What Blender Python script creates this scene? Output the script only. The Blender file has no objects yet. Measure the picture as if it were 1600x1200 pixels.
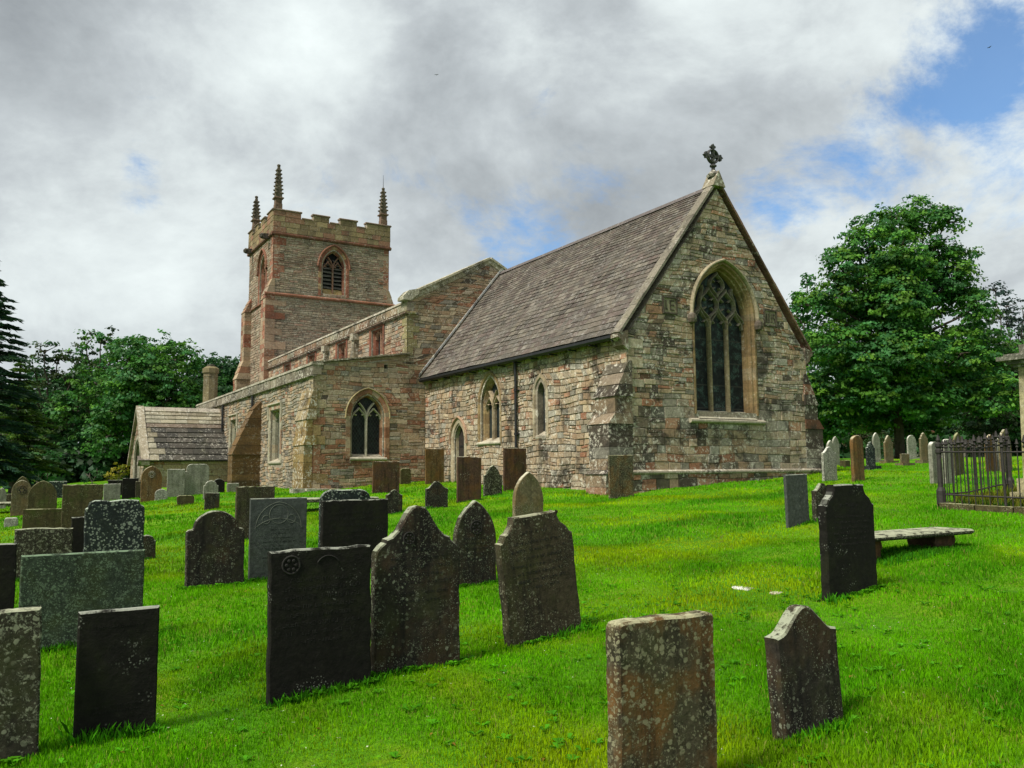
import bpy, bmesh, math, random
import numpy as np
from mathutils import Vector, Matrix
from mathutils.geometry import tessellate_polygon
R=math.radians
rnd=random.Random(7)
scn=bpy.context.scene
col=scn.collection
# ------------------------------------------------------------ camera
FPX=1297.; PITCH=R(5.87); ROLL=R(-0.45); EYE=1.6
cd=bpy.data.cameras.new('camera'); cam=bpy.data.objects.new('camera',cd); col.objects.link(cam)
cd.sensor_width=36; cd.lens=36*FPX/1600; cd.clip_start=.05; cd.clip_end=3000
cam.matrix_world=Matrix.Translation((0,0,EYE))@Matrix.Rotation(math.pi/2+PITCH,4,'X')@Matrix.Rotation(ROLL,4,'Z')
scn.camera=cam
scn.view_settings.view_transform='Standard'; scn.view_settings.look='None'
scn.view_settings.exposure=1.05; scn.view_settings.gamma=1
# ------------------------------------------------------------ node helpers
class NT:
    def __init__(s,nt): s.nt=nt
    def n(s,t,ins=None,**kw):
        nd=s.nt.nodes.new(t)
        for k,v in kw.items(): setattr(nd,k,v)
        if ins:
            for k,v in ins.items():
                i=nd.inputs[k]
                if isinstance(v,bpy.types.NodeSocket): s.nt.links.new(v,i)
                else: i.default_value=v
        return nd
    def m(s,op,a,b=0.,c=0.,clamp=False):
        return s.n('ShaderNodeMath',{0:a,1:b,2:c},operation=op,use_clamp=clamp).outputs[0]
    def vm(s,op,a,b=(0,0,0)): return s.n('ShaderNodeVectorMath',{0:a,1:b},operation=op).outputs[0]
    def noise(s,vec,scale,detail=4,rough=.55,dist=0.,out='Fac'):
        return s.n('ShaderNodeTexNoise',{'Vector':vec,'Scale':scale,'Detail':detail,'Roughness':rough,'Distortion':dist}).outputs[out]
    def ramp(s,f,stops):
        nd=s.n('ShaderNodeValToRGB',{0:f}); cr=nd.color_ramp
        while len(cr.elements)<len(stops): cr.elements.new(.5)
        for e,(p,c) in zip(cr.elements,stops):
            e.position=p; e.color=(c,c,c,1) if isinstance(c,(int,float)) else (*c,1)
        return nd.outputs[0]
    def mix(s,f,a,b,mode='MIX'):
        nd=s.n('ShaderNodeMix',data_type='RGBA',blend_type=mode)
        for i,v in ((0,f),(6,a),(7,b)):
            if isinstance(v,bpy.types.NodeSocket): s.nt.links.new(v,nd.inputs[i])
            else: nd.inputs[i].default_value=v if i==0 else ((*v,1) if len(v)==3 else v)
        return nd.outputs[2]
    def ss(s,v,lo,hi):
        return s.n('ShaderNodeMapRange',{0:v,1:lo,2:hi,3:0.,4:1.},interpolation_type='SMOOTHSTEP').outputs[0]
# ------------------------------------------------------------ world: broken cloud over a clear sky
SUN_AZ=R(-132); SUN_EL=R(52)     # azimuth from +Y towards +X
w=bpy.data.worlds.new('World'); scn.world=w; w.use_nodes=True
w.node_tree.nodes.clear(); T=NT(w.node_tree)
sky=T.n('ShaderNodeTexSky',sky_type='NISHITA',sun_disc=False,sun_elevation=SUN_EL,sun_rotation=SUN_AZ,air_density=1.0,dust_density=.6,ozone_density=1.6)
bg1=T.n('ShaderNodeBackground',{0:T.mix(1.,sky.outputs[0],(.62,.85,1.0),'MULTIPLY'),1:.085})
d=T.n('ShaderNodeTexCoord').outputs['Generated']
sx=T.n('ShaderNodeSeparateXYZ',{0:d}); zz=T.m('MAXIMUM',sx.outputs[2],0.); zz=T.m('ADD',zz,.38)
pv=T.n('ShaderNodeCombineXYZ',{0:T.m('DIVIDE',sx.outputs[0],zz),1:T.m('DIVIDE',sx.outputs[1],zz),2:0.}).outputs[0]
def lobe(az,el,size):       # soft spot of the sky round a compass direction
    a,e=R(az),R(el); v=(math.sin(a)*math.cos(e),math.cos(a)*math.cos(e),math.sin(e))
    dt=T.n('ShaderNodeVectorMath',{0:d,1:v},operation='DOT_PRODUCT').outputs['Value']
    return T.ss(dt,math.cos(R(size)),1.)
big=T.noise(pv,.85,7,.56,.5)
dv=T.vm('MULTIPLY',d,(1.,1.,1.5))
big2=T.noise(T.vm('ADD',dv,(7.3,2.1,.4)),3.3,10,.6,.25)
sm=T.noise(T.vm('ADD',dv,(1.3,9.1,3)),8.,9,.62,.2)
# thickness -> brightness
v=T.m('ADD',T.m('MULTIPLY',big,.30),T.m('ADD',T.m('MULTIPLY',big2,.60),T.m('MULTIPLY',sm,.20)))
def addl(v,az,el,s,k): return T.m('ADD',v,T.m('MULTIPLY',lobe(az,el,s),k))
for az,el,s,k in [(-21,17,9,.05),(-27,22,7,.05),(-15,27,8,.08),(0,25,14,-.07),(7,32,10,.10),(18,31,9,.10),(14,19,13,-.05),(-32,31,14,-.09),(-30,25,6,-.04),(20,10,9,.12),(33,28,8,.06),(-24,11,8,.03),(35,18,8,.08)]:
    v=addl(v,az,el,s,k)
ccol=T.ramp(v,[(.38,(.205,.225,.24)),(.46,(.27,.295,.31)),(.53,(.34,.37,.385)),(.61,(.45,.49,.495)),(.72,(.56,.61,.605))])
bg2=T.n('ShaderNodeBackground',{0:ccol,1:.80})
hole=T.m('ADD',T.m('MULTIPLY',T.noise(T.vm('ADD',dv,(3.7,5.5,1)),5.,10,.66,.25),1.7),-.66)
for az,el,s,k in [(29.8,24.0,5.,.33),(32.5,22.5,5,.15),(3,15.2,8,.20),(-1,14,6,.12),(-24.8,17.8,2.6,.30),(33,16,9,.17),(23,17,9,.15),(12,20,6,.08)]:
    hole=addl(hole,az,el,s,k)
clear=T.m('MULTIPLY',T.ss(hole,.36,.72),.93)
ms=T.n('ShaderNodeMixShader',{0:clear,1:bg2.outputs[0],2:bg1.outputs[0]})
T.n('ShaderNodeOutputWorld',{0:ms.outputs[0]})
sl=bpy.data.lights.new('sun','SUN'); so=bpy.data.objects.new('sun',sl); col.objects.link(so)
sl.energy=2.9; sl.angle=R(13); sl.color=(1,.95,.86)
sdir=Vector((math.sin(SUN_AZ)*math.cos(SUN_EL),math.cos(SUN_AZ)*math.cos(SUN_EL),math.sin(SUN_EL)))
so.rotation_euler=sdir.to_track_quat('Z','Y').to_euler(); so.location=(-30,-30,50)
# ------------------------------------------------------------ terrain height
def gh(x,y):
    p=.0432*x+.0418*y
    if p>1.1: p=1.1+1.2*(1-math.exp(-(p-1.1)/1.2))
    if p<-1: p=-1-1.0*(1-math.exp((p+1)/1.0))
    return p+.035*math.sin(x*.9+1.3*math.sin(y*.5))*math.sin(y*.8+1)+.02*math.sin(x*2.3+y*1.7)
# ------------------------------------------------------------ materials
def mat(name):
    m=bpy.data.materials.new(name); m.use_nodes=True; m.node_tree.nodes.clear()
    return m,NT(m.node_tree)
def fin(T,c,rough=.9,bump=None,bs=.4,bd=.02,spec=.3,trans=None,metal=0.):
    ins={'Base Color':c if isinstance(c,bpy.types.NodeSocket) else (*c,1),'Roughness':rough,'Specular IOR Level':spec,'Metallic':metal}
    if bump is not None:
        ins['Normal']=T.n('ShaderNodeBump',{'Strength':bs,'Distance':bd,'Height':bump}).outputs[0]
    b=T.n('ShaderNodeBsdfPrincipled',ins)
    o=b.outputs[0]
    if trans:
        t=T.n('ShaderNodeBsdfTranslucent',{'Color':c if isinstance(c,bpy.types.NodeSocket) else (*c,1)})
        o=T.n('ShaderNodeMixShader',{0:trans,1:o,2:t.outputs[0]}).outputs[0]
    T.n('ShaderNodeOutputMaterial',{0:o})
def stone_mat(name,lichen=.5,grime=.4,moss=.15,lcol=(.66,.63,.53),orange=0.,bumpd=.02,base=None):
    m,T=mat(name); P=T.n('ShaderNodeTexCoord').outputs['Object']
    c=T.n('ShaderNodeAttribute',attribute_name='tone').outputs['Color'] if base is None else T.mix(0,base,base)
    n1=T.noise(P,3.1,5,.6); n2=T.noise(P,17,5,.65); n3=T.noise(P,70,3,.6)
    c=T.mix(1.,c,T.ramp(n2,[(.25,.55),(.5,1.),(.8,1.45)]),'MULTIPLY')
    c=T.mix(T.m('MULTIPLY',T.ss(T.noise(P,1.1,6,.68,.4),.49,.64),grime),c,(.028,.024,.02))
    c=T.mix(T.m('MULTIPLY',T.ss(T.noise(T.vm('ADD',P,(5,5,5)),1.7,6,.7),.52,.7),moss),c,(.10,.105,.02))
    if orange: c=T.mix(T.m('MULTIPLY',T.ss(T.noise(T.vm('ADD',P,(9,1,5)),2.6,6,.7),.47,.62),orange),c,(.26,.10,.02))
    lm=T.m('MULTIPLY',T.ss(T.noise(T.vm('ADD',P,(2,8,3)),9,9,.78,.3),.56-.05*lichen,.60-.05*lichen),T.ss(T.noise(P,1.3,4,.65),.42,.54))
    lm2=T.m('MULTIPLY',T.ss(T.noise(T.vm('ADD',P,(7,3,1)),3.2,8,.75,.6),.60,.66),.8)
    c=T.mix(T.m('MULTIPLY',T.m('MAXIMUM',lm,lm2),min(1,lichen*1.3)),c,lcol)
    h=T.m('ADD',T.m('MULTIPLY',n2,1.),T.m('MULTIPLY',n3,.35))
    fin(T,c,.93,h,.75,bumpd,.2); return m
M={}
M['rubble']=stone_mat('coursed rubble stone',.42,.40,.10,lcol=(.52,.47,.38))
M['gable']=stone_mat('gable stone',.62,.85,.14,lcol=(.56,.52,.43))
M['ashlar']=stone_mat('dressed sandstone',.2,.40,.15,bumpd=.012)
M['verge']=stone_mat('dark verge stone',.35,.6,.2,lcol=(.42,.40,.34))
M['coping']=stone_mat('weathered coping stone',.75,.7,.2,lcol=(.5,.47,.39))
M['mortar']=stone_mat('lime mortar',.5,.45,.15,base=(.23,.195,.145))
M['slate']=stone_mat('roof slate',.35,.3,.12,bumpd=.008,lcol=(.33,.31,.29))
M['stoneslate']=stone_mat('stone roof slate',.35,.3,.15)
def simple(name,c,rough=.5,spec=.4,metal=0.,ns=None,var=.5):
    m,T=mat(name); P=T.n('ShaderNodeTexCoord').outputs['Object']
    n=T.noise(P,ns or 9,5,.6)
    cc=T.mix(1.,c,T.ramp(n,[(.3,1-var),(.7,1+var)]),'MULTIPLY')
    fin(T,cc,rough,T.noise(P,60,3),.3,.003,spec,metal=metal); return m
M['iron']=simple('black painted iron',(.012,.012,.013),.5)
M['rail']=simple('weathered iron',(.022,.019,.016),.75,ns=20)
M['lead']=simple('lead sheet',(.20,.21,.21),.6)
M['dark']=simple('dark interior',(.006,.006,.007),.9)
M['louvre']=simple('louvre boards',(.10,.09,.075),.9)
def glass_mat():
    m,T=mat('leaded glass'); P=T.n('ShaderNodeTexCoord').outputs['Object']
    s=T.n('ShaderNodeSeparateXYZ',{0:P}); a=T.m('ADD',s.outputs[0],s.outputs[1])
    def ln(k1,k2): return T.m('GREATER_THAN',T.m('ABSOLUTE',T.m('SUBTRACT',T.m('FRACT',T.m('ADD',T.m('MULTIPLY',a,k1),T.m('MULTIPLY',s.outputs[2],k2))),.5)),.445)
    l=T.m('MAXIMUM',ln(8.5,5.6),ln(-8.5,5.6))
    n=T.noise(P,7,3)
    c=T.mix(l,T.ramp(n,[(.35,(.004,.006,.007)),(.65,(.018,.028,.028))]),(.045,.045,.042))
    fin(T,c,.4,T.noise(P,11,2),.5,.02,.18); return m
M['glass']=glass_mat()
def stained():
    m,T=mat('stained glass seen from outside'); P=T.n('ShaderNodeTexCoord').outputs['Object']
    n=T.noise(P,5,4,.6,.6); v=T.n('ShaderNodeTexVoronoi',{'Vector':P,'Scale':9.},feature='DISTANCE_TO_EDGE').outputs[0]
    s=T.n('ShaderNodeSeparateXYZ',{0:P})
    bar=T.m('LESS_THAN',T.m('FRACT',T.m('MULTIPLY',s.outputs[2],1.55)),.05)
    c=T.ramp(n,[(.35,(.006,.008,.010)),(.5,(.018,.022,.022)),(.58,(.035,.06,.055)),(.7,(.07,.09,.08))])
    c=T.mix(T.ss(v,.06,.02),c,(.012,.012,.012)); c=T.mix(bar,c,(.04,.04,.035))
    fin(T,c,.55,v,.3,.01,.12); return m
M['stained']=stained()
# headstone materials
def grave_mat(name,base,lich=.5,lcol=(.33,.34,.27),streak=.5,red=0.,green=.2,rough=.9,spots=.5,patch=None,pal=0.,lsc=30.):
    m,T=mat(name); tc=T.n('ShaderNodeTexCoord').outputs['Object']; oi=T.n('ShaderNodeObjectInfo').outputs['Random']
    P=T.vm('ADD',tc,T.n('ShaderNodeCombineXYZ',{0:T.m('MULTIPLY',oi,37.),1:T.m('MULTIPLY',oi,11.),2:T.m('MULTIPLY',oi,23.)}).outputs[0])
    n2=T.noise(P,22,6,.7)
    c=T.mix(1.,base,T.ramp(n2,[(.25,.45),(.5,1.),(.78,1.8)]),'MULTIPLY')
    if red: c=T.mix(T.m('MULTIPLY',T.ss(T.noise(T.vm('ADD',P,(3,3,3)),3.0,5,.6),.44,.64),red),c,(.19,.085,.018))
    if green: c=T.mix(T.m('MULTIPLY',T.ss(T.noise(T.vm('ADD',P,(8,3,1)),3.4,5,.65),.45,.68),green),c,(.05,.065,.014))
    Ps=T.vm('MULTIPLY',P,(9,9,1.1))
    if pal: c=T.mix(T.m('MULTIPLY',T.ss(T.noise(Ps,1.6,5,.6),.45,.7),pal),c,(.22,.22,.18))
    c=T.mix(T.m('MULTIPLY',T.ss(T.noise(T.vm('ADD',Ps,(4,4,4)),1.2,5,.65),.44,.66),streak),c,(.010,.009,.008))
    # round lichen colonies plus ragged patches
    vo=T.n('ShaderNodeTexVoronoi',{'Vector':T.vm('ADD',P,T.vm('MULTIPLY',T.noise(P,30,3,out='Color'),(.03,.03,.03))),'Scale':lsc,'Randomness':1.})
    dens=T.noise(T.vm('ADD',P,(1,7,2)),2.2,4,.6)
    sp=T.m('MULTIPLY',T.m('LESS_THAN',vo.outputs['Distance'],T.m('MULTIPLY',T.n('ShaderNodeSeparateColor',{0:vo.outputs['Color']}).outputs[0],.42)),T.ss(dens,.62-.25*spots,.70-.2*spots))
    pt=T.m('MULTIPLY',T.ss(T.noise(T.vm('ADD',P,(6,2,9)),26,10,.80,.4),.62-.12*lich,.68-.12*lich),T.ss(T.noise(T.vm('ADD',P,(2,2,9)),3.,4,.6),.52-.3*lich,.62-.2*lich))
    v2=T.n('ShaderNodeTexVoronoi',{'Vector':T.vm('ADD',P,T.vm('MULTIPLY',T.noise(P,60,3,out='Color'),(.02,.02,.02))),'Scale':lsc*2.3})
    sp2=T.m('MULTIPLY',T.m('LESS_THAN',v2.outputs['Distance'],T.m('MULTIPLY',T.n('ShaderNodeSeparateColor',{0:v2.outputs['Color']}).outputs[1],.48)),T.ss(T.noise(T.vm('ADD',P,(11,7,2)),4.,5,.6),.60-.25*spots,.66-.2*spots))
    sp=T.m('MAXIMUM',sp,sp2)
    lm=T.m('MAXIMUM',T.m('MULTIPLY',sp,.8),T.m('MULTIPLY',pt,min(1,lich*1.3)))
    lc=T.mix(T.noise(P,9,3),tuple(x*.55 for x in lcol),tuple(min(1,x*1.35) for x in lcol))
    c=T.mix(T.m('MULTIPLY',lm,.85),c,lc)
    # sky-facing edges carry pale lichen
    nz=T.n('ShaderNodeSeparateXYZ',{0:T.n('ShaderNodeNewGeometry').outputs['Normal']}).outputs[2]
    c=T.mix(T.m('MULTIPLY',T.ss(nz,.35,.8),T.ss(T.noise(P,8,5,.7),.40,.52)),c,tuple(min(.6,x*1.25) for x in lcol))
    h=T.m('ADD',n2,T.m('MULTIPLY',lm,.35)); h=T.m('ADD',h,T.m('MULTIPLY',T.noise(P,90,3),.3))
    fin(T,c,rough,h,.8,.008,.13); return m
G=dict(
 slate=grave_mat('dark slate headstone',(.0085,.0078,.006),.12,(.20,.21,.17),.35,rough=.75,green=.12,spots=.02),
 greyslate=grave_mat('grey slate headstone',(.055,.062,.056),.06,(.18,.19,.15),.12,rough=.6,green=.12,spots=.05),
 brown=grave_mat('dark brown sandstone',(.045,.036,.022),.42,(.22,.22,.145),.7,green=.35,spots=.5,lsc=45.),
 black=grave_mat('blackened sandstone',(.024,.021,.016),.5,(.22,.235,.165),.85,red=.10,green=.25,spots=.6),
 lichen=grave_mat('lichen mottled sandstone',(.033,.030,.020),.78,(.27,.28,.19),.45,green=.3,spots=.9,lsc=24.),
 greenl=grave_mat('green lichened stone',(.030,.042,.028),.74,(.13,.185,.115),.2,green=.4,spots=.95,lsc=36.),
 orange=grave_mat('orange lichened sandstone',(.058,.050,.030),.72,(.26,.25,.15),.6,red=.55,green=.25,spots=.9,lsc=30.),
 red=grave_mat('red sandstone',(.07,.040,.026),.12,(.3,.28,.2),.55,red=.3,green=.3,spots=.1),
 tan=grave_mat('tan sandstone',(.125,.105,.058),.2,(.35,.33,.24),.35,red=.25,green=.4,spots=.3),
 grey=grave_mat('pale grey limestone',(.20,.20,.155),.25,(.45,.45,.38),.35,green=.4,spots=.2,pal=.3),
 white=grave_mat('white lichened stone',(.20,.20,.16),.9,(.50,.50,.42),.4,green=.25,spots=.6),
 mossy=grave_mat('mossy brown stone',(.060,.050,.022),.2,(.22,.22,.12),.35,green=.75,spots=.4),
 rust=grave_mat('rusty brown sandstone',(.12,.075,.032),.3,(.34,.3,.2),.5,red=.4,green=.3,spots=.15),
 pink=grave_mat('pink sandstone',(.30,.12,.07),.1,(.35,.3,.22),.2,green=.1,spots=.1),
 bluelich=grave_mat('blue black slate with white lichen',(.018,.024,.023),.42,(.30,.34,.27),.25,green=.1,spots=.75,lsc=14.),
)
# ------------------------------------------------------------ mesh collector
class MB:
    def __init__(s): s.V=[]; s.F=[]; s.C=[]; s.I=[]
    def add(s,vs,fs,c=(.3,.3,.3),i=0):
        b=len(s.V); s.V+= [tuple(v) for v in vs]
        for f in fs: s.F.append(tuple(b+k for k in f)); s.C.append(c); s.I.append(i)
    def box(s,x0,x1,y0,y1,z0,z1,c=(.3,.3,.3),i=0,M=None):
        vs=[(x,y,z) for z in (z0,z1) for y in (y0,y1) for x in (x0,x1)]
        if M is not None: vs=[M@Vector(v) for v in vs]
        s.add(vs,[(0,2,3,1),(4,5,7,6),(0,1,5,4),(2,6,7,3),(0,4,6,2),(1,3,7,5)],c,i)
    def tube(s,p0,p1,r0,r1=None,n=8,c=(.3,.3,.3),i=0,cap=True):
        p0=Vector(p0); p1=Vector(p1); r1=r0 if r1 is None else r1
        q=(p1-p0).to_track_quat('Z','Y'); vs=[]
        for p,r in ((p0,r0),(p1,r1)):
            for k in range(n):
                a=2*math.pi*k/n; vs.append(p+q@Vector((r*math.cos(a),r*math.sin(a),0)))
        fs=[(k,(k+1)%n,n+(k+1)%n,n+k) for k in range(n)]
        if cap: fs+=[tuple(range(n-1,-1,-1)),tuple(range(n,2*n))]
        s.add(vs,fs,c,i)
    def lathe(s,cx,cy,prof,n=8,c=(.3,.3,.3),rot=0,i=0):
        vs=[(cx+r*math.cos(rot+2*math.pi*k/n),cy+r*math.sin(rot+2*math.pi*k/n),z) for r,z in prof for k in range(n)]
        fs=[(j*n+k,j*n+(k+1)%n,(j+1)*n+(k+1)%n,(j+1)*n+k) for j in range(len(prof)-1) for k in range(n)]
        fs.append(tuple((len(prof)-1)*n+k for k in range(n)))
        s.add(vs,fs,c,i)
    def prism(s,pts,ext,c=(.3,.3,.3),i=0,cap=True):  # pts: 3-D polygon, ext: vector
        n=len(pts); e=Vector(ext); vs=[Vector(p) for p in pts]; vs+=[p+e for p in vs]
        fs=[(k,(k+1)%n,n+(k+1)%n,n+k) for k in range(n)]
        if cap: fs+=[tuple(range(n-1,-1,-1)),tuple(range(n,2*n))]
        s.add(vs,fs,c,i)
    def build(s,name,mats,parent=None,smooth=False):
        me=bpy.data.meshes.new(name); me.from_pydata(s.V,[],s.F)
        for m in (mats if isinstance(mats,(list,tuple)) else [mats]): me.materials.append(m)
        n=len(me.polygons)
        me.polygons.foreach_set('material_index',s.I)
        if smooth: me.polygons.foreach_set('use_smooth',[True]*n)
        at=me.attributes.new('tone','FLOAT_COLOR','CORNER')
        tot=np.array([len(f) for f in s.F]); cc=np.ones((n,4),dtype=np.float32); cc[:,:3]=np.array(s.C,dtype=np.float32)
        at.data.foreach_set('color',np.repeat(cc,tot,axis=0).ravel())
        me.update()
        bm=bmesh.new(); bm.from_mesh(me); bmesh.ops.recalc_face_normals(bm,faces=bm.faces); bm.to_mesh(me); bm.free()
        o=bpy.data.objects.new(name,me); col.objects.link(o)
        if parent: o.parent=parent
        return o
def tag(o,label=None,cat=None,group=None,kind=None):
    if label: o['label']=label
    if cat: o['category']=cat
    if group: o['group']=group
    if kind: o['kind']=kind
    return o
def empty(name,loc=(0,0,0),rz=0):
    o=bpy.data.objects.new(name,None); col.objects.link(o); o.location=loc; o.rotation_euler=(0,0,rz); o.empty_display_size=.3; return o
# ------------------------------------------------------------ palettes (linear)
TANS=[(.31,.225,.140),(.335,.255,.17),(.285,.205,.130),(.275,.218,.155),(.30,.24,.17),(.26,.178,.112),(.35,.28,.19)]
REDS=[(.26,.125,.072),(.30,.17,.105),(.23,.11,.065)]
GREYS=[(.22,.195,.15),(.25,.23,.185),(.185,.162,.128)]
DARKS=[(.075,.06,.045),(.10,.085,.06)]
def vary(c,lo,hi):
    s=rnd.uniform(lo,hi); return tuple(a*s for a in c)
def pal(t,r,g,d):
    def f(x=None,z=None):
        k=rnd.random()
        L=REDS if k<r else GREYS if k<r+g else DARKS if k<r+g+d else TANS
        c=rnd.choice(L); s=rnd.uniform(.82,1.18); return tuple(a*s for a in c)
    return f
# ------------------------------------------------------------ wall frames: (a along, z up, d outwards) -> local xyz
def FE(w0): return lambda a,z,d=0.: Vector((a,w0-d,z))      # faces east (-Y)
def FS(u0): return lambda a,z,d=0.: Vector((u0-d,a,z))      # faces south (-X)
def FN(u0): return lambda a,z,d=0.: Vector((u0+d,a,z))
def FW(w0): return lambda a,z,d=0.: Vector((a,w0+d,z))
def scan(polys,z):
    xs=[]
    for P in polys:
        n=len(P)
        for k in range(n):
            (a0,z0),(a1,z1)=P[k],P[(k+1)%n]
            if (z0<=z<z1) or (z1<=z<z0): xs.append(a0+(z-z0)/(z1-z0)*(a1-a0))
    xs.sort(); return [(xs[k],xs[k+1]) for k in range(0,len(xs)-1,2)]
def wob(a,z): return .018*math.sin(a*1.9+z*3.1)+.012*math.sin(a*4.3-z*2.3+1)
def stones(mb,fr,outline,holes,hr,lr,palf,proud=.022,gap=.008,i=0,split=.3,zmax=None,rough=1.,big=0.):
    polys=[outline]+holes; z=min(p[1] for p in outline); zt=max(p[1] for p in outline)
    while z<zt-.03:
        h=rnd.uniform(*hr)*(1.5 if rnd.random()<big else 1.)
        h=min(h,zt-z); b=z+gap*.5; t=z+h-gap*.5
        ib,it=scan(polys,b+1e-4),scan(polys,t-1e-4)
        if len(ib)!=len(it) or any(min(p[1],q[1])-max(p[0],q[0])<.02 for p,q in zip(ib,it)):
            # split the course where an opening begins or ends
            segs=[]
            for p in ib:
                for q in it:
                    lo,hi=max(p[0],q[0]),min(p[1],q[1])
                    if hi-lo>.05: segs.append((lo,hi,lo,hi))
        else: segs=[(p[0],p[1],q[0],q[1]) for p,q in zip(ib,it)]
        for (b0,b1,t0,t1) in segs:
            s=0.; L=max(b1-b0,t1-t0)
            if L<.04: continue
            cuts=[0.]
            while cuts[-1]<L:
                cuts.append(cuts[-1]+rnd.uniform(*lr)*(.7+.6*h/hr[1]))
            if len(cuts)>2 and L-cuts[-2]<lr[0]*.6: cuts.pop()
            cuts[-1]=L; 
            for k in range(len(cuts)-1):
                f0,f1=cuts[k]/L,cuts[k+1]/L
                gz=gap*.5/L
                f0+=gz; f1-=gz
                if f1-f0<.02/L: continue
                rows=[(0.,1.)]
                if rnd.random()<split and h>hr[0]*1.15:
                    m=rnd.uniform(.38,.62); rows=[(0.,m-gap*.5/h),(m+gap*.5/h,1.)]
                for (r0,r1) in rows:
                    q=[]
                    for (f,r) in ((f0,r0),(f1,r0),(f1,r1),(f0,r1)):
                        ab=b0+(b1-b0)*f; at=t0+(t1-t0)*f
                        q.append((ab+(at-ab)*r, b+(t-b)*r))
                    ca=sum(p[0] for p in q)/4; cz=sum(p[1] for p in q)/4
                    pd=proud*rnd.uniform(.6,1.35); j=.007*rough; vs=[]
                    iw=min(.011,.2*abs(q[1][0]-q[0][0])); ih=min(.011,.2*abs(q[2][1]-q[1][1]))
                    inner=[]
                    for (a,zv),(da,dz) in zip(q,((1,1),(-1,1),(-1,-1),(1,-1))):
                        edge=(abs(a-b0)<.02 or abs(a-b1)<.02 or abs(a-t0)<.02 or abs(a-t1)<.02)
                        a2=a+(0 if edge else rnd.uniform(-j,j)); z2=zv+rnd.uniform(-j,j)*.8+wob(a,zv)*rough
                        vs.append(fr(a2,z2,.0)); inner.append(fr(a2+da*iw,z2+dz*ih,pd+rnd.uniform(-.004,.004)))
                    mb.add(vs+inner,[(4,5,6,7),(0,1,5,4),(1,2,6,5),(2,3,7,6),(3,0,4,7)],palf(ca,cz),i)
        z+=h
def panel(mb,fr,outline,holes,depth=.5,c=(.3,.3,.3),i=1,rev=0):
    polys=[outline]+holes; flat=[p for P in polys for p in P]
    tr=tessellate_polygon([[Vector((a,z,0)) for a,z in P] for P in polys])
    mb.add([fr(a,z,0) for a,z in flat],[tuple(t) for t in tr],c,i)
    for P in polys:
        n=len(P); vs=[fr(a,z,0) for a,z in P]+[fr(a,z,-depth) for a,z in P]
        mb.add(vs,[(k,(k+1)%n,n+(k+1)%n,n+k) for k in range(n)],c,i)
# pointed arch: list of (a,z) from left foot over the apex to the right foot
def arch(cx,zb,zs,hw,rise,off=0.,n=9):
    # two-centred; off grows it outwards
    r=(hw*hw+rise*rise)/(2*hw); L=[]
    cxr=cx-hw+r        # centre for the left arc
    a_end=math.atan2(rise,cx-cxr)
    ro=r+off
    # end angle where the offset arc crosses the axis
    ca=max(-1,min(1,(cx-cxr)/ro)); a1=math.acos(ca)
    L.append((cx-hw-off,zb))
    for k in range(n+1):
        a=math.pi+(a1-math.pi)*k/n
        L.append((cxr+ro*math.cos(a),zs+ro*math.sin(a)))
    Rr=[(2*cx-p[0],p[1]) for p in reversed(L[:-1])]
    return L+Rr
def rect(a0,a1,z0,z1): return [(a0,z0),(a0,z1),(a1,z1),(a1,z0)]
def loft(mb,fr,curves,tones,i=0,every=2,jit=.15):
    """curves: list of (points,depth); strips between consecutive curves with voussoir-like tones"""
    n=len(curves[0][0])
    cs=[]
    for k in range(n-1):
        if k%every==0 or k==0: c=rnd.choice(tones); s=rnd.uniform(1-jit,1+jit); c=tuple(x*s for x in c)
        cs.append(c)
    for (A,da),(B,db) in zip(curves,curves[1:]):
        for k in range(n-1):
            segs=1
            L=math.dist(A[k],A[k+1])
            if L>.5: segs=int(L/.33)
            for q in range(segs):
                f0,f1=q/segs,(q+1)/segs
                def lp(P,f): return (P[k][0]+(P[k+1][0]-P[k][0])*f,P[k][1]+(P[k+1][1]-P[k][1])*f)
                c=cs[k] if segs==1 else TONEH(k,q,tones)
                a0,a1,b0,b1=lp(A,f0),lp(A,f1),lp(B,f0),lp(B,f1)
                mb.add([fr(*a0,da),fr(*a1,da),fr(*b1,db),fr(*b0,db)],[(0,1,2,3)],c,i)
def TONEH(k,q,tones):
    r=random.Random(k*31+q*7+len(tones)); c=r.choice(tones); s=r.uniform(.82,1.15); return tuple(x*s for x in c)
def ribbon(mb,fr,pts,wd,d0,d1,c,i=0,closed=False):
    """moulded stone bar following a 2-D polyline (chamfered section)"""
    P=[Vector(p) for p in pts]; n=len(P); rings=[]
    for k in range(n):
        if closed: t=P[(k+1)%n]-P[k-1]
        else: t=P[min(k+1,n-1)]-P[max(k-1,0)]
        t.normalize(); nn=Vector((-t.y,t.x)); h=wd/2
        rings.append([fr(*(P[k]+nn*o),dd) for o,dd in ((-h,d0),(-h,d0+(d1-d0)*.55),(-h*.35,d1),(h*.35,d1),(h,d0+(d1-d0)*.55),(h,d0))])
    vs=[v for r in rings for v in r]; fs=[]
    for k in range(n if closed else n-1):
        for j in range(5):
            a=k*6+j; b=((k+1)%n)*6+j; fs.append((a,a+1,b+1,b))
    mb.add(vs,fs,c,i)
def bez(p0,p1,p2,p3,n=8):
    o=[]
    for k in range(n+1):
        t=k/n; s=1-t
        o.append((s**3*p0[0]+3*s*s*t*p1[0]+3*s*t*t*p2[0]+t**3*p3[0], s**3*p0[1]+3*s*s*t*p1[1]+3*s*t*t*p2[1]+t**3*p3[1]))
    return o
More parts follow.
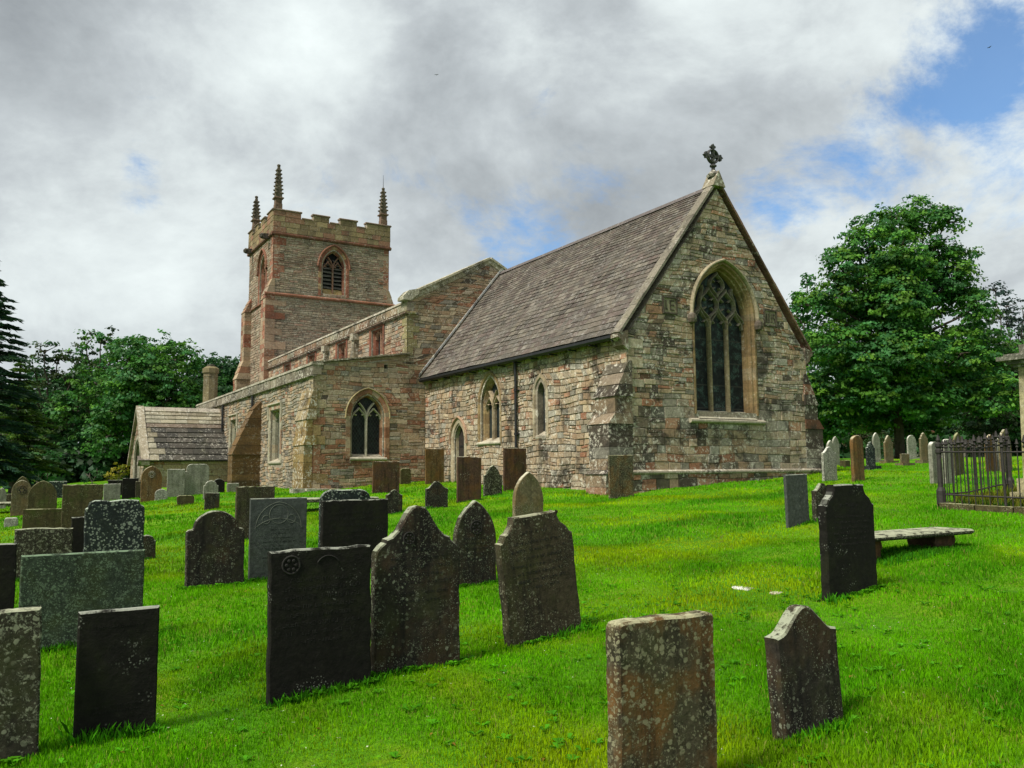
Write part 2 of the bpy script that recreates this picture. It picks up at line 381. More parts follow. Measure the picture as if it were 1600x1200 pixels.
def quoins(mb,fa,fb,z0,z1,tones,i=0,h=(.24,.36),l=(.22,.5),proud=.034):
    """alternating corner blocks: fa/fb are (frame, corner a, sign)"""
    z=z0; k=0
    while z<z1-.08:
        hh=min(rnd.uniform(*h),z1-z); c=rnd.choice(tones); s=rnd.uniform(.8,1.15); c=tuple(x*s for x in c)
        for q,(fr,a,sg) in enumerate((fa,fb)):
            if fr is None: continue
            L=(l[1] if (k+q)%2 else l[0])*rnd.uniform(.85,1.15); g=.006
            a0,a1=a-sg*proud,a+sg*L
            vs=[fr(a0,z+g,0),fr(a1,z+g,0),fr(a1,z+hh-g,0),fr(a0,z+hh-g,0),fr(a0,z+g+.004,proud),fr(a1-sg*.01,z+g+.008,proud),fr(a1-sg*.01,z+hh-g-.008,proud),fr(a0,z+hh-g-.004,proud)]
            mb.add(vs,[(4,5,6,7),(0,1,5,4),(1,2,6,5),(2,3,7,6),(3,0,4,7)],c,i)
        z+=hh; k+=1
def bar_along(mb,fr,a0,a1,z0,z1,dp,c,i=0,n=None,drop=0.):
    """projecting string course / coping made of separate blocks with a sloped top"""
    n=n or max(1,int(abs(a1-a0)/.9)); 
    for k in range(n):
        b0=a0+(a1-a0)*k/n+.003; b1=a0+(a1-a0)*(k+1)/n-.003
        s=rnd.uniform(.8,1.2); cc=tuple(x*s for x in c); j=rnd.uniform(-.004,.004)
        prof=[(z0,-.05),(z0,dp*.6+j),(z0+(z1-z0)*.3,dp+j),(z1-(z1-z0)*.35,dp+j),(z1,.0+dp*.15),(z1,-.05)]
        m=len(prof); vs=[fr(b0,z,dd) for z,dd in prof]+[fr(b1,z,dd) for z,dd in prof]
        mb.add(vs,[(q,(q+1)%m,m+(q+1)%m,m+q) for q in range(m)]+[tuple(range(m)),tuple(range(2*m-1,m-1,-1))],cc,i)
GOLD=[(.205,.14,.065),(.22,.155,.075),(.18,.12,.056),(.225,.17,.098)]
TANT=[(.32,.26,.17),(.28,.22,.14),(.35,.30,.21)]
REDT=[(.25,.12,.065),(.30,.17,.10),(.21,.095,.05),(.30,.23,.15)]
REDD=[(.20,.075,.045),(.24,.10,.06),(.17,.065,.04)]
# ============================================================ CHURCH
CH=empty('church',(2.829,21,0),R(31))
tag(CH,'stone parish church with square pinnacled tower, long nave and steep slated chancel','church')
CE=(3.5,)
# ---- chancel: u .15..6.85, w 0..12.1
E0=FE(0.); S0=FS(.15)
gable_out=[(.15,.5),(.15,5.0),(3.5,9.45),(6.85,5.0),(6.85,.5)]
ewin=arch(3.62,3.12,5.78,1.0,1.35,.16,10)
ewin_o=arch(3.62,3.12,5.78,1.0,1.35,.22,10)
mb=MB()
panel(mb,E0,gable_out,[ewin],.6)
plq=[rect(1.36,1.86,5.68,6.14),rect(5.18,5.70,5.66,6.14)]
gp=pal(.4,.10,.22,.10)
def gpal(a,z):
    # dark sooty stones low on the south corner and up the verge, pale ones to the north
    c=gp(); 
    if a<1.4 and rnd.random()<.25: c=tuple(x*.42 for x in c)
    if a<3.4 and z<4.6 and rnd.random()<.10: c=rnd.choice(REDS)
    if a>4.6 and z<4.5 and rnd.random()<.4: c=rnd.choice(TANS[3:5]+GREYS[:2])
    return c
stones(mb,E0,[(.15,1.52),(.15,3.4),(6.85,3.4),(6.85,1.52)],[ewin_o],(.19,.29),(.24,.55),gpal,split=.15)
stones(mb,E0,[(.15,3.4),(.15,5.0),(3.5,9.45),(6.85,5.0),(6.85,3.4)],[ewin_o]+plq,(.11,.21),(.15,.42),gpal,split=.3,big=.15)
stones(mb,FE(-.07),[(.10,.5),(.10,1.46),(6.9,1.46),(6.9,.5)],[],(.2,.32),(.25,.6),pal(.3,.3,.1,.35),split=0)
panel(mb,FE(-.065),[(.1,.5),(.1,1.46),(6.9,1.46),(6.9,.5)],[],.2)
bar_along(mb,FE(-.03),-.1,7.3,1.44,1.56,.09,(.24,.21,.155))
# south wall, windows
lan=arch(4.07,2.6,3.83,.20,.36,0,5); lan_o=arch(4.07,2.6,3.83,.20,.36,.20,5)
w2=arch(7.15,2.52,3.78,.60,.86,0,8); w2_o=arch(7.15,2.52,3.78,.60,.86,.17,8)
pd=arch(9.35,.7,2.62,.36,.55,0,6); pd_o=arch(9.35,.7,2.62,.36,.55,.2,6)
sl_=rect(10.87,10.96,2.48,3.82)
so_=[(.0,.5),(.0,5.1),(12.1,5.1),(12.1,.5)]
panel(mb,S0,so_,[lan,w2,pd,sl_],.55)
stones(mb,S0,so_,[lan_o,w2_o,pd_o,sl_],(.12,.22),(.15,.35),pal(.5,.085,.16,.01),split=.14,proud=.032,rough=1.6,gap=.014)
panel(mb,FN(6.85),[(0.,.5),(0.,5.1),(12.1,5.1),(12.1,.5)],[],.3)
stones(mb,FN(6.85),[(0.,.5),(0.,5.1),(12.1,5.1),(12.1,.5)],[],(.2,.3),(.3,.6),pal(.5,.09,.16,.02),split=0)
quoins(mb,(E0,.15,1),(S0,.0,1),3.4,4.95,TANT,h=(.2,.3))
quoins(mb,(E0,6.85,-1),(None,0,0),4.2,4.95,TANT,h=(.2,.3))
mb.build('chancel_wall',[M['gable'],M['mortar']],CH)
# ---- buttresses
def buttress(fr,a0,a1,prof,tones,pname='buttress',mat_='gable',lab=None,palf=None,hr=(.2,.3)):
    """prof: [(projection, z)...] from base to top, drawn as courses of blocks"""
    mb=MB(); z=prof[0][1]; zt=prof[-1][1]
    def pj(z):
        for (p0,z0),(p1,z1) in zip(prof,prof[1:]):
            if z0<=z<=z1: return p0+(p1-p0)*((z-z0)/max(1e-6,z1-z0))
        return prof[-1][0]
    for (p0,z0),(p1,z1) in zip(prof,prof[1:]):
        if z1-z0<1e-3: continue
        vert=abs(p1-p0)<.05
        nrow=max(1,int((z1-z0)/(.27 if vert else .30)))
        for k in range(nrow):
            za=z0+(z1-z0)*k/nrow+.005; zb=z0+(z1-z0)*(k+1)/nrow-.005
            pa=p0+(p1-p0)*k/nrow; pb=p0+(p1-p0)*(k+1)/nrow
            nb=max(1,int((a1-a0)/.45)); cut=[a0]+[a0+(a1-a0)*(q+.3*rnd.uniform(-1,1))/nb for q in range(1,nb)]+[a1]
            for q in range(nb):
                c=palf() if palf else rnd.choice(tones); s=rnd.uniform(.8,1.15); c=tuple(x*s for x in c)
                if not vert: c=tuple(x*.95 for x in c)
                j=rnd.uniform(-.006,.006); ov=.0 if vert else .035
                g=.004
                vs=[fr(cut[q]+g-(ov if q==0 else 0),za,-.1),fr(cut[q+1]-g+(ov if q==nb-1 else 0),za,-.1),fr(cut[q+1]-g+(ov if q==nb-1 else 0),za,pa+j+ov),fr(cut[q]+g-(ov if q==0 else 0),za,pa+j+ov),
                    fr(cut[q]+g-(ov if q==0 else 0),zb,-.1),fr(cut[q+1]-g+(ov if q==nb-1 else 0),zb,-.1),fr(cut[q+1]-g+(ov if q==nb-1 else 0),zb,pb+j+ov*.4),fr(cut[q]+g-(ov if q==0 else 0),zb,pb+j+ov*.4)]
                mb.add(vs,[(0,1,2,3),(7,6,5,4),(0,4,5,1),(1,5,6,2),(2,6,7,3),(3,7,4,0)],c,0)
        # mortar core
        g=.03
        vs=[fr(a0+g,z0,-.1),fr(a1-g,z0,-.1),fr(a1-g,z0,p0-g),fr(a0+g,z0,p0-g),fr(a0+g,z1,-.1),fr(a1-g,z1,-.1),fr(a1-g,z1,p1-g),fr(a0+g,z1,p1-g)]
        mb.add(vs,[(0,1,2,3),(7,6,5,4),(0,4,5,1),(1,5,6,2),(2,6,7,3),(3,7,4,0)],(.3,.3,.3),1)
    o=mb.build(pname,[M[mat_],M['mortar']],CH)
    if lab: o['label']=lab
    return o
gpb=lambda:vary(pal(.3,.10,.2,.40)(),.6,.95)
bprof=[(.78,.5),(.78,1.46),(.66,1.56),(.66,2.72),(.46,3.0),(.46,3.42),(.0,4.35)]
buttress(FS(.15),-.035,.82,bprof,TANT,palf=gpb)
buttress(FN(6.85),-.035,.82,bprof,TANT,palf=gpb)
# ---- dressings of the east window
mb=MB()
loft(mb,E0,[(arch(3.62,3.05,5.78,1.0,1.35,o,10),d_) for o,d_ in ((.21,.0),(.21,.03),(.15,.03),(.12,-.05),(.07,-.06),(.05,-.16),(.01,-.18),(-.02,-.46))],GOLD)
mb.build('window_surround',M['ashlar'],CH)
mb=MB()   # hood mould with carved stops
hm=[p for p in arch(3.62,5.70,5.78,1.0,1.35,.26,12)]
ribbon(mb,E0,hm,.08,.02,.12,(.27,.23,.15))
for s in (-1,1):
    mb.lathe(3.62+s*1.27,-.08,[(.03,5.48),(.10,5.52),(.13,5.62),(.11,5.72),(.05,5.78)],7,(.10,.08,.06))
mb.build('hood_mould',M['ashlar'],CH)
EW=MB()
D0=-.36; D1=-.20
tc=(.17,.15,.108)
for x in (-.333,.333): ribbon(EW,E0,[(3.62+x,3.12),(3.62+x,5.76)],.10,D0,D1,(.21,.175,.10))
def cell(cx,zc,hw=.333,hh=.46):
    pts=[]
    pts+=bez((cx,zc-hh),(cx,zc-hh+.16),(cx-hw,zc-hh+.20),(cx-hw,zc-.02),7)[:-1]
    pts+=bez((cx-hw,zc-.02),(cx-hw,zc+.22),(cx,zc+hh-.16),(cx,zc+hh),7)[:-1]
    pts+=bez((cx,zc+hh),(cx,zc+hh-.16),(cx+hw,zc+.22),(cx+hw,zc-.02),7)[:-1]
    pts+=bez((cx+hw,zc-.02),(cx+hw,zc-hh+.20),(cx,zc-hh+.16),(cx,zc-hh),7)[:-1]
    ribbon(EW,E0,pts,.062,D0,D1,tc,closed=True)
    for k in range(4):      # cusps
        a=math.pi/4+k*math.pi/2; 
        b=(cx+hw*.80*math.cos(a),zc+hh*.52*math.sin(a)); t=(cx+hw*.38*math.cos(a),zc+hh*.30*math.sin(a))
        ribbon(EW,E0,[b,((b[0]+t[0])/2,(b[1]+t[1])/2),t],.05,D0+.02,D1-.03,tc)
cell(3.287,6.17); cell(3.953,6.17); cell(3.62,6.74,.26,.37)
for s in (-1,1):
    ribbon(EW,E0,bez((3.62+s*1.0,5.70),(3.62+s*.96,5.88),(3.62+s*.68,5.90),(3.62+s*.667,6.15)),.06,D0,D1,tc)
    ribbon(EW,E0,bez((3.62+s*.667,6.15),(3.62+s*.70,6.35),(3.62+s*.50,6.5),(3.62+s*.58,6.68)),.06,D0,D1,tc)
for x in (-.667,0,.667):     # cusped light heads
    for s in (-1,1):
        ribbon(EW,E0,[(3.62+x+s*.30,5.66),(3.62+x+s*.19,5.70),(3.62+x+s*.13,5.63)],.05,D0+.02,D1-.03,tc)
        ribbon(EW,E0,bez((3.62+x+s*.30,5.52),(3.62+x+s*.28,5.74),(3.62+x+s*.06,5.84),(3.62+x,6.0),5),.045,D0,D1-.02,tc)
ew=empty('east_window'); ew.parent=CH
EW.build('tracery',M['ashlar'],ew)
g=MB(); panel(g,lambda a,z,d=0.:E0(a,z,d-.33),arch(3.62,3.05,5.78,1.0,1.35,.0,10),[],.02); g.build('stained_glass',M['stained'],ew)
mb=MB(); bar_along(mb,E0,2.18,5.02,2.80,2.93,.13,(.30,.27,.20),n=2)
mb.prism([E0(2.52,2.93,-.3),E0(2.52,2.93,.08),E0(2.52,3.17,-.3)],(2.2,0,0),(.28,.26,.19)); mb.build('sill',M['ashlar'],ew)
# ---- plaques with carved characters
def plaque(fr,a0,a1,z0,z1,kind):
    mb=MB(); c=(.26,.225,.15); dk=(.06,.05,.035)
    mb.prism([fr(a0+.01,z0+.01,.0),fr(a1-.01,z0+.01,.0),fr(a1-.01,z1-.01,.0),fr(a0+.01,z1-.01,.0)],fr(0,0,.028)-fr(0,0,0),c)
    def b(x0,x1,y0,y1,cc=c,dd=.06): 
        mb.prism([fr(x0,y0,.0),fr(x1,y0,.0),fr(x1,y1,.0),fr(x0,y1,.0)],fr(0,0,dd)-fr(0,0,0),cc)
    e=.035
    b(a0,a1,z1-e,z1,dk); b(a0,a1,z0,z0+e,dk); b(a0,a0+e,z0+e,z1-e,dk); b(a1-e,a1,z0+e,z1-e,dk)
    w=a1-a0; X=lambda f:a0+w*f; Z=lambda f:z0+(z1-z0)*f; dd=.045
    if kind=='E':
        b(X(.2),X(.25),Z(.25),Z(.8),dk,dd); b(X(.2),X(.34),Z(.25),Z(.31),dk,dd)
        b(X(.50),X(.57),Z(.22),Z(.82),dk,dd)
        for f in (.22,.49,.76): b(X(.57),X(.80),Z(f),Z(f+.07),dk,dd)
    else:
        b(X(.18),X(.235),Z(.25),Z(.75),dk,dd); b(X(.14),X(.28),Z(.22),Z(.25),dk,dd)
        b(X(.36),X(.41),Z(.25),Z(.75),dk,dd); b(X(.31),X(.46),Z(.22),Z(.25),dk,dd)
        for sgn in (0,1): b(X(.52),X(.66),Z(.25+.25*sgn),Z(.30+.25*sgn),dk,dd)
        b(X(.60),X(.64),Z(.30),Z(.75),dk,dd)
        b(X(.72),X(.86),Z(.70),Z(.76),dk,dd); b(X(.72),X(.76),Z(.50),Z(.70),dk,dd); b(X(.72),X(.86),Z(.46),Z(.52),dk,dd); b(X(.82),X(.86),Z(.27),Z(.46),dk,dd); b(X(.72),X(.86),Z(.22),Z(.27),dk,dd)
    mb.build('carved_plaque',M['ashlar'],CH)
plaque(E0,1.36,1.86,5.68,6.14,'E'); plaque(E0,5.18,5.70,5.66,6.14,'n')
# ---- chancel window dressings, tracery and glass
def dressing(fr,f,offs,tones,every=2,name='window_surround'):
    mb=MB(); loft(mb,fr,[(f(o),dd) for o,dd in offs],tones,every=every); return mb.build(name,M['ashlar'],CH)
A=lambda cx,zb,zs,hw,ri,n:(lambda o:arch(cx,zb,zs,hw,ri,o,n))
dressing(S0,A(4.07,2.52,3.83,.20,.36,5),[(.22,0),(.22,.04),(.12,.04),(-.04,-.28),(-.05,-.40)],TANT)
dressing(S0,A(7.15,2.45,3.78,.60,.86,8),[(.19,0),(.19,.04),(.10,.04),(.0,-.08),(-.05,-.10),(-.12,-.22),(-.14,-.38)],GOLD)
dressing(S0,A(9.35,.6,2.62,.36,.55,6),[(.24,0),(.24,.035),(.06,.035),(-.01,-.08),(-.03,-.20)],TANT,name='door_surround')
mb=MB(); ribbon(mb,S0,arch(9.35,2.5,2.62,.36,.55,.26,6),.08,.02,.10,(.30,.19,.12)); mb.build('hood_mould',M['ashlar'],CH)
def glaze(fr,pts,depth,trac,sill=None,name='window',mat_='glass'):
    e=empty(name); e.parent=CH
    g=MB(); panel(g,lambda a,z,d=0.:fr(a,z,d-depth),pts,[],.02); g.build('leaded_glass',M[mat_],e)
    if trac: 
        t=MB(); trac(t); t.build('tracery',M['ashlar'],e)
    if sill:
        s_=MB(); a0,a1,z,pj=sill; bar_along(s_,fr,a0,a1,z-.12,z,pj,(.36,.33,.25),n=1)
        v=[fr(a0+.1,z-.02,-depth),fr(a0+.1,z-.02,.03),fr(a0+.1,z+.12,-depth)]; s_.prism(v,fr(a1-.1,0,0)-fr(a0+.1,0,0),(.34,.30,.22)); s_.build('sill',M['ashlar'],e)
    return e
glaze(S0,arch(4.07,2.5,3.83,.20,.36,-.02,5),.19,None,(3.78,4.36,2.6,.04))
def two_light(fr,cx,zb,zs,hw,rise,dep,c,wd=.09,head=True):
    def f(t):
        ribbon(t,fr,[(cx,zb),(cx,zs-.05)],wd,-dep,-dep+.15,c)
        for s in (-1,1):
            # Y tracery: mullion splits and follows the arch
            ribbon(t,fr,bez((cx,zs-.05),(cx+s*.02,zs+rise*.25),(cx+s*hw*.25,zs+rise*.45),(cx+s*hw*.52,zs+rise*.66)),wd*.8,-dep,-dep+.15,c)
            ribbon(t,fr,bez((cx+s*hw,zs-.10),(cx+s*hw*.96,zs+.12),(cx+s*hw*.6,zs+.18),(cx+s*hw*.5,zs+rise*.40)),wd*.7,-dep,-dep+.13,c)
            ribbon(t,fr,bez((cx+s*.02,zs-.10),(cx+s*.04,zs+.12),(cx+s*hw*.4,zs+.18),(cx+s*hw*.5,zs+rise*.40)),wd*.7,-dep,-dep+.13,c)
            for q in (.18,.82): ribbon(t,fr,[(cx+s*hw*q,zs+.06),(cx+s*hw*(q+(.5-q)*.5),zs+.03)],wd*.6,-dep+.01,-dep+.1,c)
    return f
glaze(S0,arch(7.15,2.4,3.78,.60,.86,-.08,8),.25,two_light(S0,7.15,2.5,3.70,.50,.74,.23,(.30,.235,.15),.07),(6.4,7.95,2.52,.09))
pdr=empty('priest_door'); pdr.parent=CH
mb=MB(); panel(mb,lambda a,z,d=0.:S0(a,z,d-.15),arch(9.35,.6,2.62,.36,.55,-.03,6),[],.03); mb.build('door_panel',simple('dark oak',(.018,.012,.008),.8),pdr)
mb=MB()
for z in (1.5,2.4): mb=MB(); mb.prism([S0(9.08,z,-.15),S0(9.6,z,-.15),S0(9.6,z+.05,-.15),S0(9.08,z+.05,-.15)],(-.015,0,0)); mb.build('hinge',M['iron'],pdr)
mb=MB(); mb.prism([S0(10.87,2.48,-.3),S0(10.96,2.48,-.3),S0(10.96,3.82,-.3),S0(10.87,3.82,-.3)],(.05,0,0)); mb.build('slit_window',M['dark'],CH)
# ---- chancel roof slates
sp=[(.092,.078,.064),(.105,.088,.070),(.082,.072,.060),(.115,.098,.078),(.095,.074,.062),(.095,.085,.070),(.13,.115,.092),(.080,.064,.055)]
def slate_roof(mb,e0,r0,along,L,rows,wr,cols,th=.014,lift=.02):
    """e0 eave point, r0 ridge point, along unit vec, L length"""
    e0=Vector(e0); r0=Vector(r0); al=Vector(along); up=(r0-e0); S=up.length; up/=S; nn=al.cross(up); 
    if nn.z<0: nn=-nn
    hs=[1.35-.75*k/rows for k in range(rows)]; tot=sum(hs); p=0.
    mb.add([e0-nn*.06,e0+al*L-nn*.06,e0+al*L+up*S-nn*.06,e0+up*S-nn*.06],[(0,1,2,3)],(.03,.03,.03),0)
    drift=[rnd.uniform(.92,1.08) for _ in range(60)]
    for k in range(rows):
        h=hs[k]/tot*S; x=-rnd.uniform(0,wr[0])
        while x<L:
            wd=rnd.uniform(*wr)*(1.15-.3*k/rows); x0=max(0,x+.003); x1=min(L,x+wd-.003)
            if x1-x0>.02:
                c=rnd.choice(cols); s=rnd.uniform(.82,1.18)*drift[int(x/L*59)%60]; c=tuple(a*s for a in c)
                q0=p-rnd.uniform(.0,.012); q1=p+h*1.25; sg=.020*math.sin(x*.9+p*1.3)*math.sin(p*1.1+.4)+.008*math.sin(x*2.7+p*2.1); a0=lift+sg+rnd.uniform(0,.005)+(.012 if rnd.random()<.03 else 0); a1=.002+sg
                if p+h*1.25>S: q1=S
                vs=[e0+al*x0+up*q0+nn*a0,e0+al*x1+up*q0+nn*a0,e0+al*x1+up*q1+nn*a1,e0+al*x0+up*q1+nn*a1]
                vs+=[v-nn*th for v in vs[:2]]
                mb.add(vs,[(0,1,2,3),(4,5,1,0),(4,0,3),(1,5,2)],c,0)
            x+=wd
        p+=h
    return p
mb=MB()
slate_roof(mb,(-.12,.22,5.06),(3.5,.22,9.56),(0,1,0),11.9,34,(.17,.32),sp)
slate_roof(mb,(7.12,.22,5.06),(3.5,.22,9.56),(0,1,0),11.9,16,(.3,.5),sp)
mb.build('chancel_roof',M['slate'],CH)
mb=MB()
for k in range(24): mb.prism([(3.36,.3+k*.495,9.47),(3.5,.3+k*.495,9.625),(3.64,.3+k*.495,9.47)],(0,.488,0),(.10,.085,.08))
mb.build('ridge_tile',M['slate'],CH)
# flashing where slates meet nave wall
mb=MB()
for s in (-1,1):
    p0=Vector((3.5+s*3.66,12.02,5.12)); p1=Vector((3.5,12.02,9.66)); 
    mb.prism([p0,p1,p1+Vector((0,0,.10)),p0+Vector((0,0,.10))],(0,.09,0),(.3,.3,.3))
mb.build('flashing',M['coping'],CH)
# gable copings, kneelers
mb=MB()
def coping(mb,p0,p1,w0,w1,th,n,c):
    p0=Vector(p0); p1=Vector(p1); dr=(p1-p0); L=dr.length; dr/=L; nn=Vector((-dr.z,0,dr.x)); 
    if nn.z<0: nn=-nn
    for k in range(n):
        a=p0+dr*(L*k/n+.004); b=p0+dr*(L*(k+1)/n-.004); s=rnd.uniform(.78,1.2); cc=tuple(x*s for x in c); j=rnd.uniform(-.006,.006)
        m=(w0+w1)/2
        sec=[(w0,0),(w0,th*.75+j),(m,th+j),(w1,th*.75+j),(w1,0)]
        vs=[Vector((a.x,q,a.z))+nn*h for q,h in sec]+[Vector((b.x,q,b.z))+nn*h for q,h in sec]
        mb.add(vs,[(q,(q+1)%5,5+(q+1)%5,5+q) for q in range(5)]+[tuple(range(5)),tuple(range(9,4,-1))],cc,0)
coping(mb,(-.1,0,5.02),(3.5,0,9.66),-.07,.27,.085,12,(.17,.15,.115))
coping(mb,(7.1,0,5.02),(3.5,0,9.66),-.07,.27,.085,12,(.15,.085,.055))
mb.build('gable_coping',M['verge'],CH)
for u0,s in ((.15,-1),(6.85,1)):
    mb=MB()
    mb.prism([(u0,-.06,5.14),(u0+s*.33,-.06,5.02),(u0+s*.33,-.06,4.93),(u0+s*.22,-.06,4.86),(u0+s*.18,-.06,4.74),(u0+s*.06,-.06,4.66),(u0,-.06,4.62)],(0,.42,0),(.13,.10,.07))
    mb.build('kneeler',M['coping'],CH)
# apex stone and gable cross
mb=MB()
mb.prism([(3.26,-.12,9.50),(3.5,-.12,9.96),(3.74,-.12,9.50)],(0,.46,0),(.20,.17,.12))
mb.lathe(3.5,.1,[(.17,9.80),(.20,9.88),(.11,9.97),(.06,10.02)],8,(.12,.11,.09))
mb.build('apex_stone',M['coping'],CH)
mb=MB(); dk=(.05,.05,.05); zc=10.43
mb.lathe(3.5,.1,[(.055,9.95),(.05,10.1),(.10,10.13),(.10,10.16),(.045,10.2),(.04,10.3)],8,dk)
ribbon(mb,FE(.1),[(3.5+.19*math.cos(t*math.pi/8),zc+.19*math.sin(t*math.pi/8)) for t in range(16)],.06,-.05,.05,dk,closed=True)
for k in range(4):
    a=k*math.pi/2; ux,uz=math.cos(a),math.sin(a)
    P=lambda r,t:(3.5+ux*r-uz*t, .06, zc+uz*r+ux*t)
    mb.prism([P(0,.035),P(.24,.035),P(.25,.09),P(.30,.09),P(.31,.045),P(.37,.0),P(.31,-.045),P(.30,-.09),P(.25,-.09),P(.24,-.035),P(0,-.035)],(0,.08,0),dk)
mb.build('gable_cross',M['ashlar'],CH)
# gutter and downpipes
mb=MB()
for k in range(24):
    a0=.25+k*11.75/24; 
    pr=[(-.20,5.02),(-.20,4.95),(-.16,4.90),(-.09,4.90),(-.05,4.95),(-.05,5.02)]
    mb.prism([(u,a0,z) for u,z in pr],(0,11.75/24,0))
    if k%2==0: mb.box(-.15,.13,a0-.015,a0+.015,4.86,4.90)
mb.build('gutter',M['iron'],CH)
def downpipe(fr,a,z0,z1,off=.09,r=.045,head=False):
    mb=MB(); mb.tube(fr(a,z0,off),fr(a,z1,off),r,n=10)
    z=z0+.3
    while z<z1: 
        mb.tube(fr(a,z,off),fr(a,z+.07,off),r*1.35,n=10); 
        q=[fr(a-.09,z+.02,.0),fr(a+.09,z+.02,0.),fr(a+.09,z+.05,0.),fr(a-.09,z+.05,0.)]; mb.prism(q,fr(0,0,off-.02)-fr(0,0,0)); z+=1.35
    if head: mb.prism([fr(a-.13,z1,.02),fr(a+.13,z1,.02),fr(a+.17,z1+.25,.02),fr(a-.17,z1+.25,.02)],fr(0,0,.22)-fr(0,0,0))
    return mb.build('downpipe',M['iron'],CH)
downpipe(S0,5.35,1.0,4.95,.11)
# ---- nave and aisle: east wall at w 12.1
E1=FE(12.1)
out=[(-4.2,.4),(-4.2,5.40),(-.62,5.92),(-.62,7.98),(2.96,9.92),(6.54,7.98),(6.54,.4)]
aw=arch(-2.18,2.10,3.56,.60,.78,0,8)
awo=arch(-2.18,2.10,3.56,.60,.78,.22,8)
hol=rect(-1.56,-1.42,5.36,5.50)
mb=MB(); panel(mb,E1,out,[aw,hol],.55)
apl=pal(.4,.16,.12,.03)
def ap(a,z):
    c=apl()
    if z<2.2 and rnd.random()<.35: c=rnd.choice(REDS)
    return c
stones(mb,E1,out,[awo,hol,[(.1,.4),(.1,5.0),(3.5,9.2),(6.9,5.0),(6.9,.4)]],(.10,.2),(.16,.45),ap,proud=.022,split=.3,big=.15)
mb.prism([E1(a,z,-.25) for a,z in hol],(0,.02,0),(.01,.01,.01))
quoins(mb,(E1,-4.2,1),(FS(-4.2),12.1,1),.8,5.0,[(.27,.20,.10),(.24,.17,.08),(.25,.12,.07),(.30,.24,.15)],h=(.25,.38),l=(.25,.48))
S2=FS(-.62)
quoins(mb,(E1,-.62,1),(S2,12.1,1),5.9,7.5,[(.22,.19,.09),(.24,.2,.1)],h=(.25,.38),l=(.25,.42))
# south aisle wall
S1=FS(-4.2); WE=33.7
aws=[rect(16.25,17.75,2.0,4.04),rect(23.75,25.05,2.1,4.04)]
awso=[rect(16.0,18.0,1.9,4.25),rect(23.5,25.3,2.0,4.25)]
o2=[(12.1,.4),(12.1,5.0),(WE,5.0),(WE,.4)]
panel(mb,S1,o2,aws,.5)
stones(mb,S1,o2,awso,(.10,.17),(.14,.4),pal(.3,.03,.42,.02),proud=.03,rough=1.7,split=.25,gap=.018)
# nave clerestory
cl=[rect(14.55,15.8,6.28,7.38),rect(18.85,20.05,6.28,7.38),rect(23.3,24.5,6.28,7.38),rect(27.6,28.8,6.28,7.38)]
o3=[(12.1,5.5),(12.1,7.5),(32,7.5),(32,5.5)]
panel(mb,S2,o3,cl,.5)
stones(mb,S2,o3,[rect(a0-.22,a1+.22,6.12,7.47) for (a0,_),_,(a1,_),_ in cl],(.10,.2),(.16,.45),pal(.4,.16,.15,.02),split=.3)
# plain sides
panel(mb,FN(6.54),[(12.1,.4),(12.1,7.98),(32,7.98),(32,.4)],[],.3)
stones(mb,FN(6.54),[(12.1,.4),(12.1,7.98),(32,7.98),(32,.4)],[],(.25,.35),(.4,.7),pal(.4,.16,.15,.02),split=0)
panel(mb,FW(WE),[(-4.2,.4),(-4.2,5.4),(-.62,5.9),(-.62,.4)],[],.3)
stones(mb,FW(WE),[(-4.2,.4),(-4.2,5.4),(-.62,5.9),(-.62,.4)],[],(.25,.35),(.4,.7),pal(.4,.16,.15,.02),split=0)
mb.build('nave_wall',[M['rubble'],M['mortar']],CH)
# parapets & string courses
mb=MB()
dkp=(.20,.17,.12)
stones(mb,FS(-4.26),[(12.0,5.0),(12.0,5.36),(WE,5.36),(WE,5.0)],[],(.34,.36),(.7,1.1),lambda a,z:vary((.22,.19,.14),.5,1.1),proud=.03,split=0,rough=.3)
panel(mb,FS(-4.27),[(12.0,5.0),(12.0,5.36),(WE,5.36),(WE,5.0)],[],.3)
bar_along(mb,FS(-4.2),12.0,WE,4.92,5.03,.13,(.15,.13,.10))
mb.prism([FS(-4.2)(11.98,5.34,.12),FS(-4.2)(11.98,5.43,.10),FS(-4.2)(11.98,5.46,-.1),FS(-4.2)(11.98,5.42,-.3),FS(-4.2)(11.98,5.34,-.3)],(0,WE-11.98,0),(.26,.24,.18))
mb.build('aisle_parapet',[M['coping'],M['mortar']],CH)
mb=MB()
stones(mb,FS(-.66),[(12.05,7.62),(12.05,7.94),(32,7.94),(32,7.62)],[],(.30,.32),(.6,1.0),lambda a,z:vary(rnd.choice([(.22,.16,.10),(.22,.13,.08),(.2,.18,.12)]),.6,1.1),proud=.025,split=0,rough=.3)
panel(mb,FS(-.67),[(12.05,7.62),(12.05,7.94),(32,7.94),(32,7.62)],[],.3)
bar_along(mb,S2,12.0,32,7.48,7.62,.14,(.15,.10,.07))
mb.prism([S2(12.4,7.93,.10),S2(12.4,8.02,.07),S2(12.4,8.05,-.1),S2(12.4,8.0,-.3),S2(12.4,7.93,-.3)],(0,19.6,0),(.27,.24,.18))
bar_along(mb,E1,-.72,-.30,7.48,7.62,.10,(.2,.17,.08),n=1)
mb.build('nave_parapet',[M['coping'],M['mortar']],CH)
mb=MB()
coping(mb,(-.78,0,8.12),(2.96,0,10.05),12.0,12.5,.11,7,(.33,.30,.20))
coping(mb,(6.7,0,8.12),(2.96,0,10.05),12.0,12.5,.11,7,(.33,.30,.20))
mb.prism([(-.86,11.98,8.02),(-.86,11.98,8.14),(-.62,11.98,8.40),(-.2,11.98,8.50),(-.2,11.98,8.30),(-.55,11.98,8.02)],(0,.55,0),(.30,.28,.20))
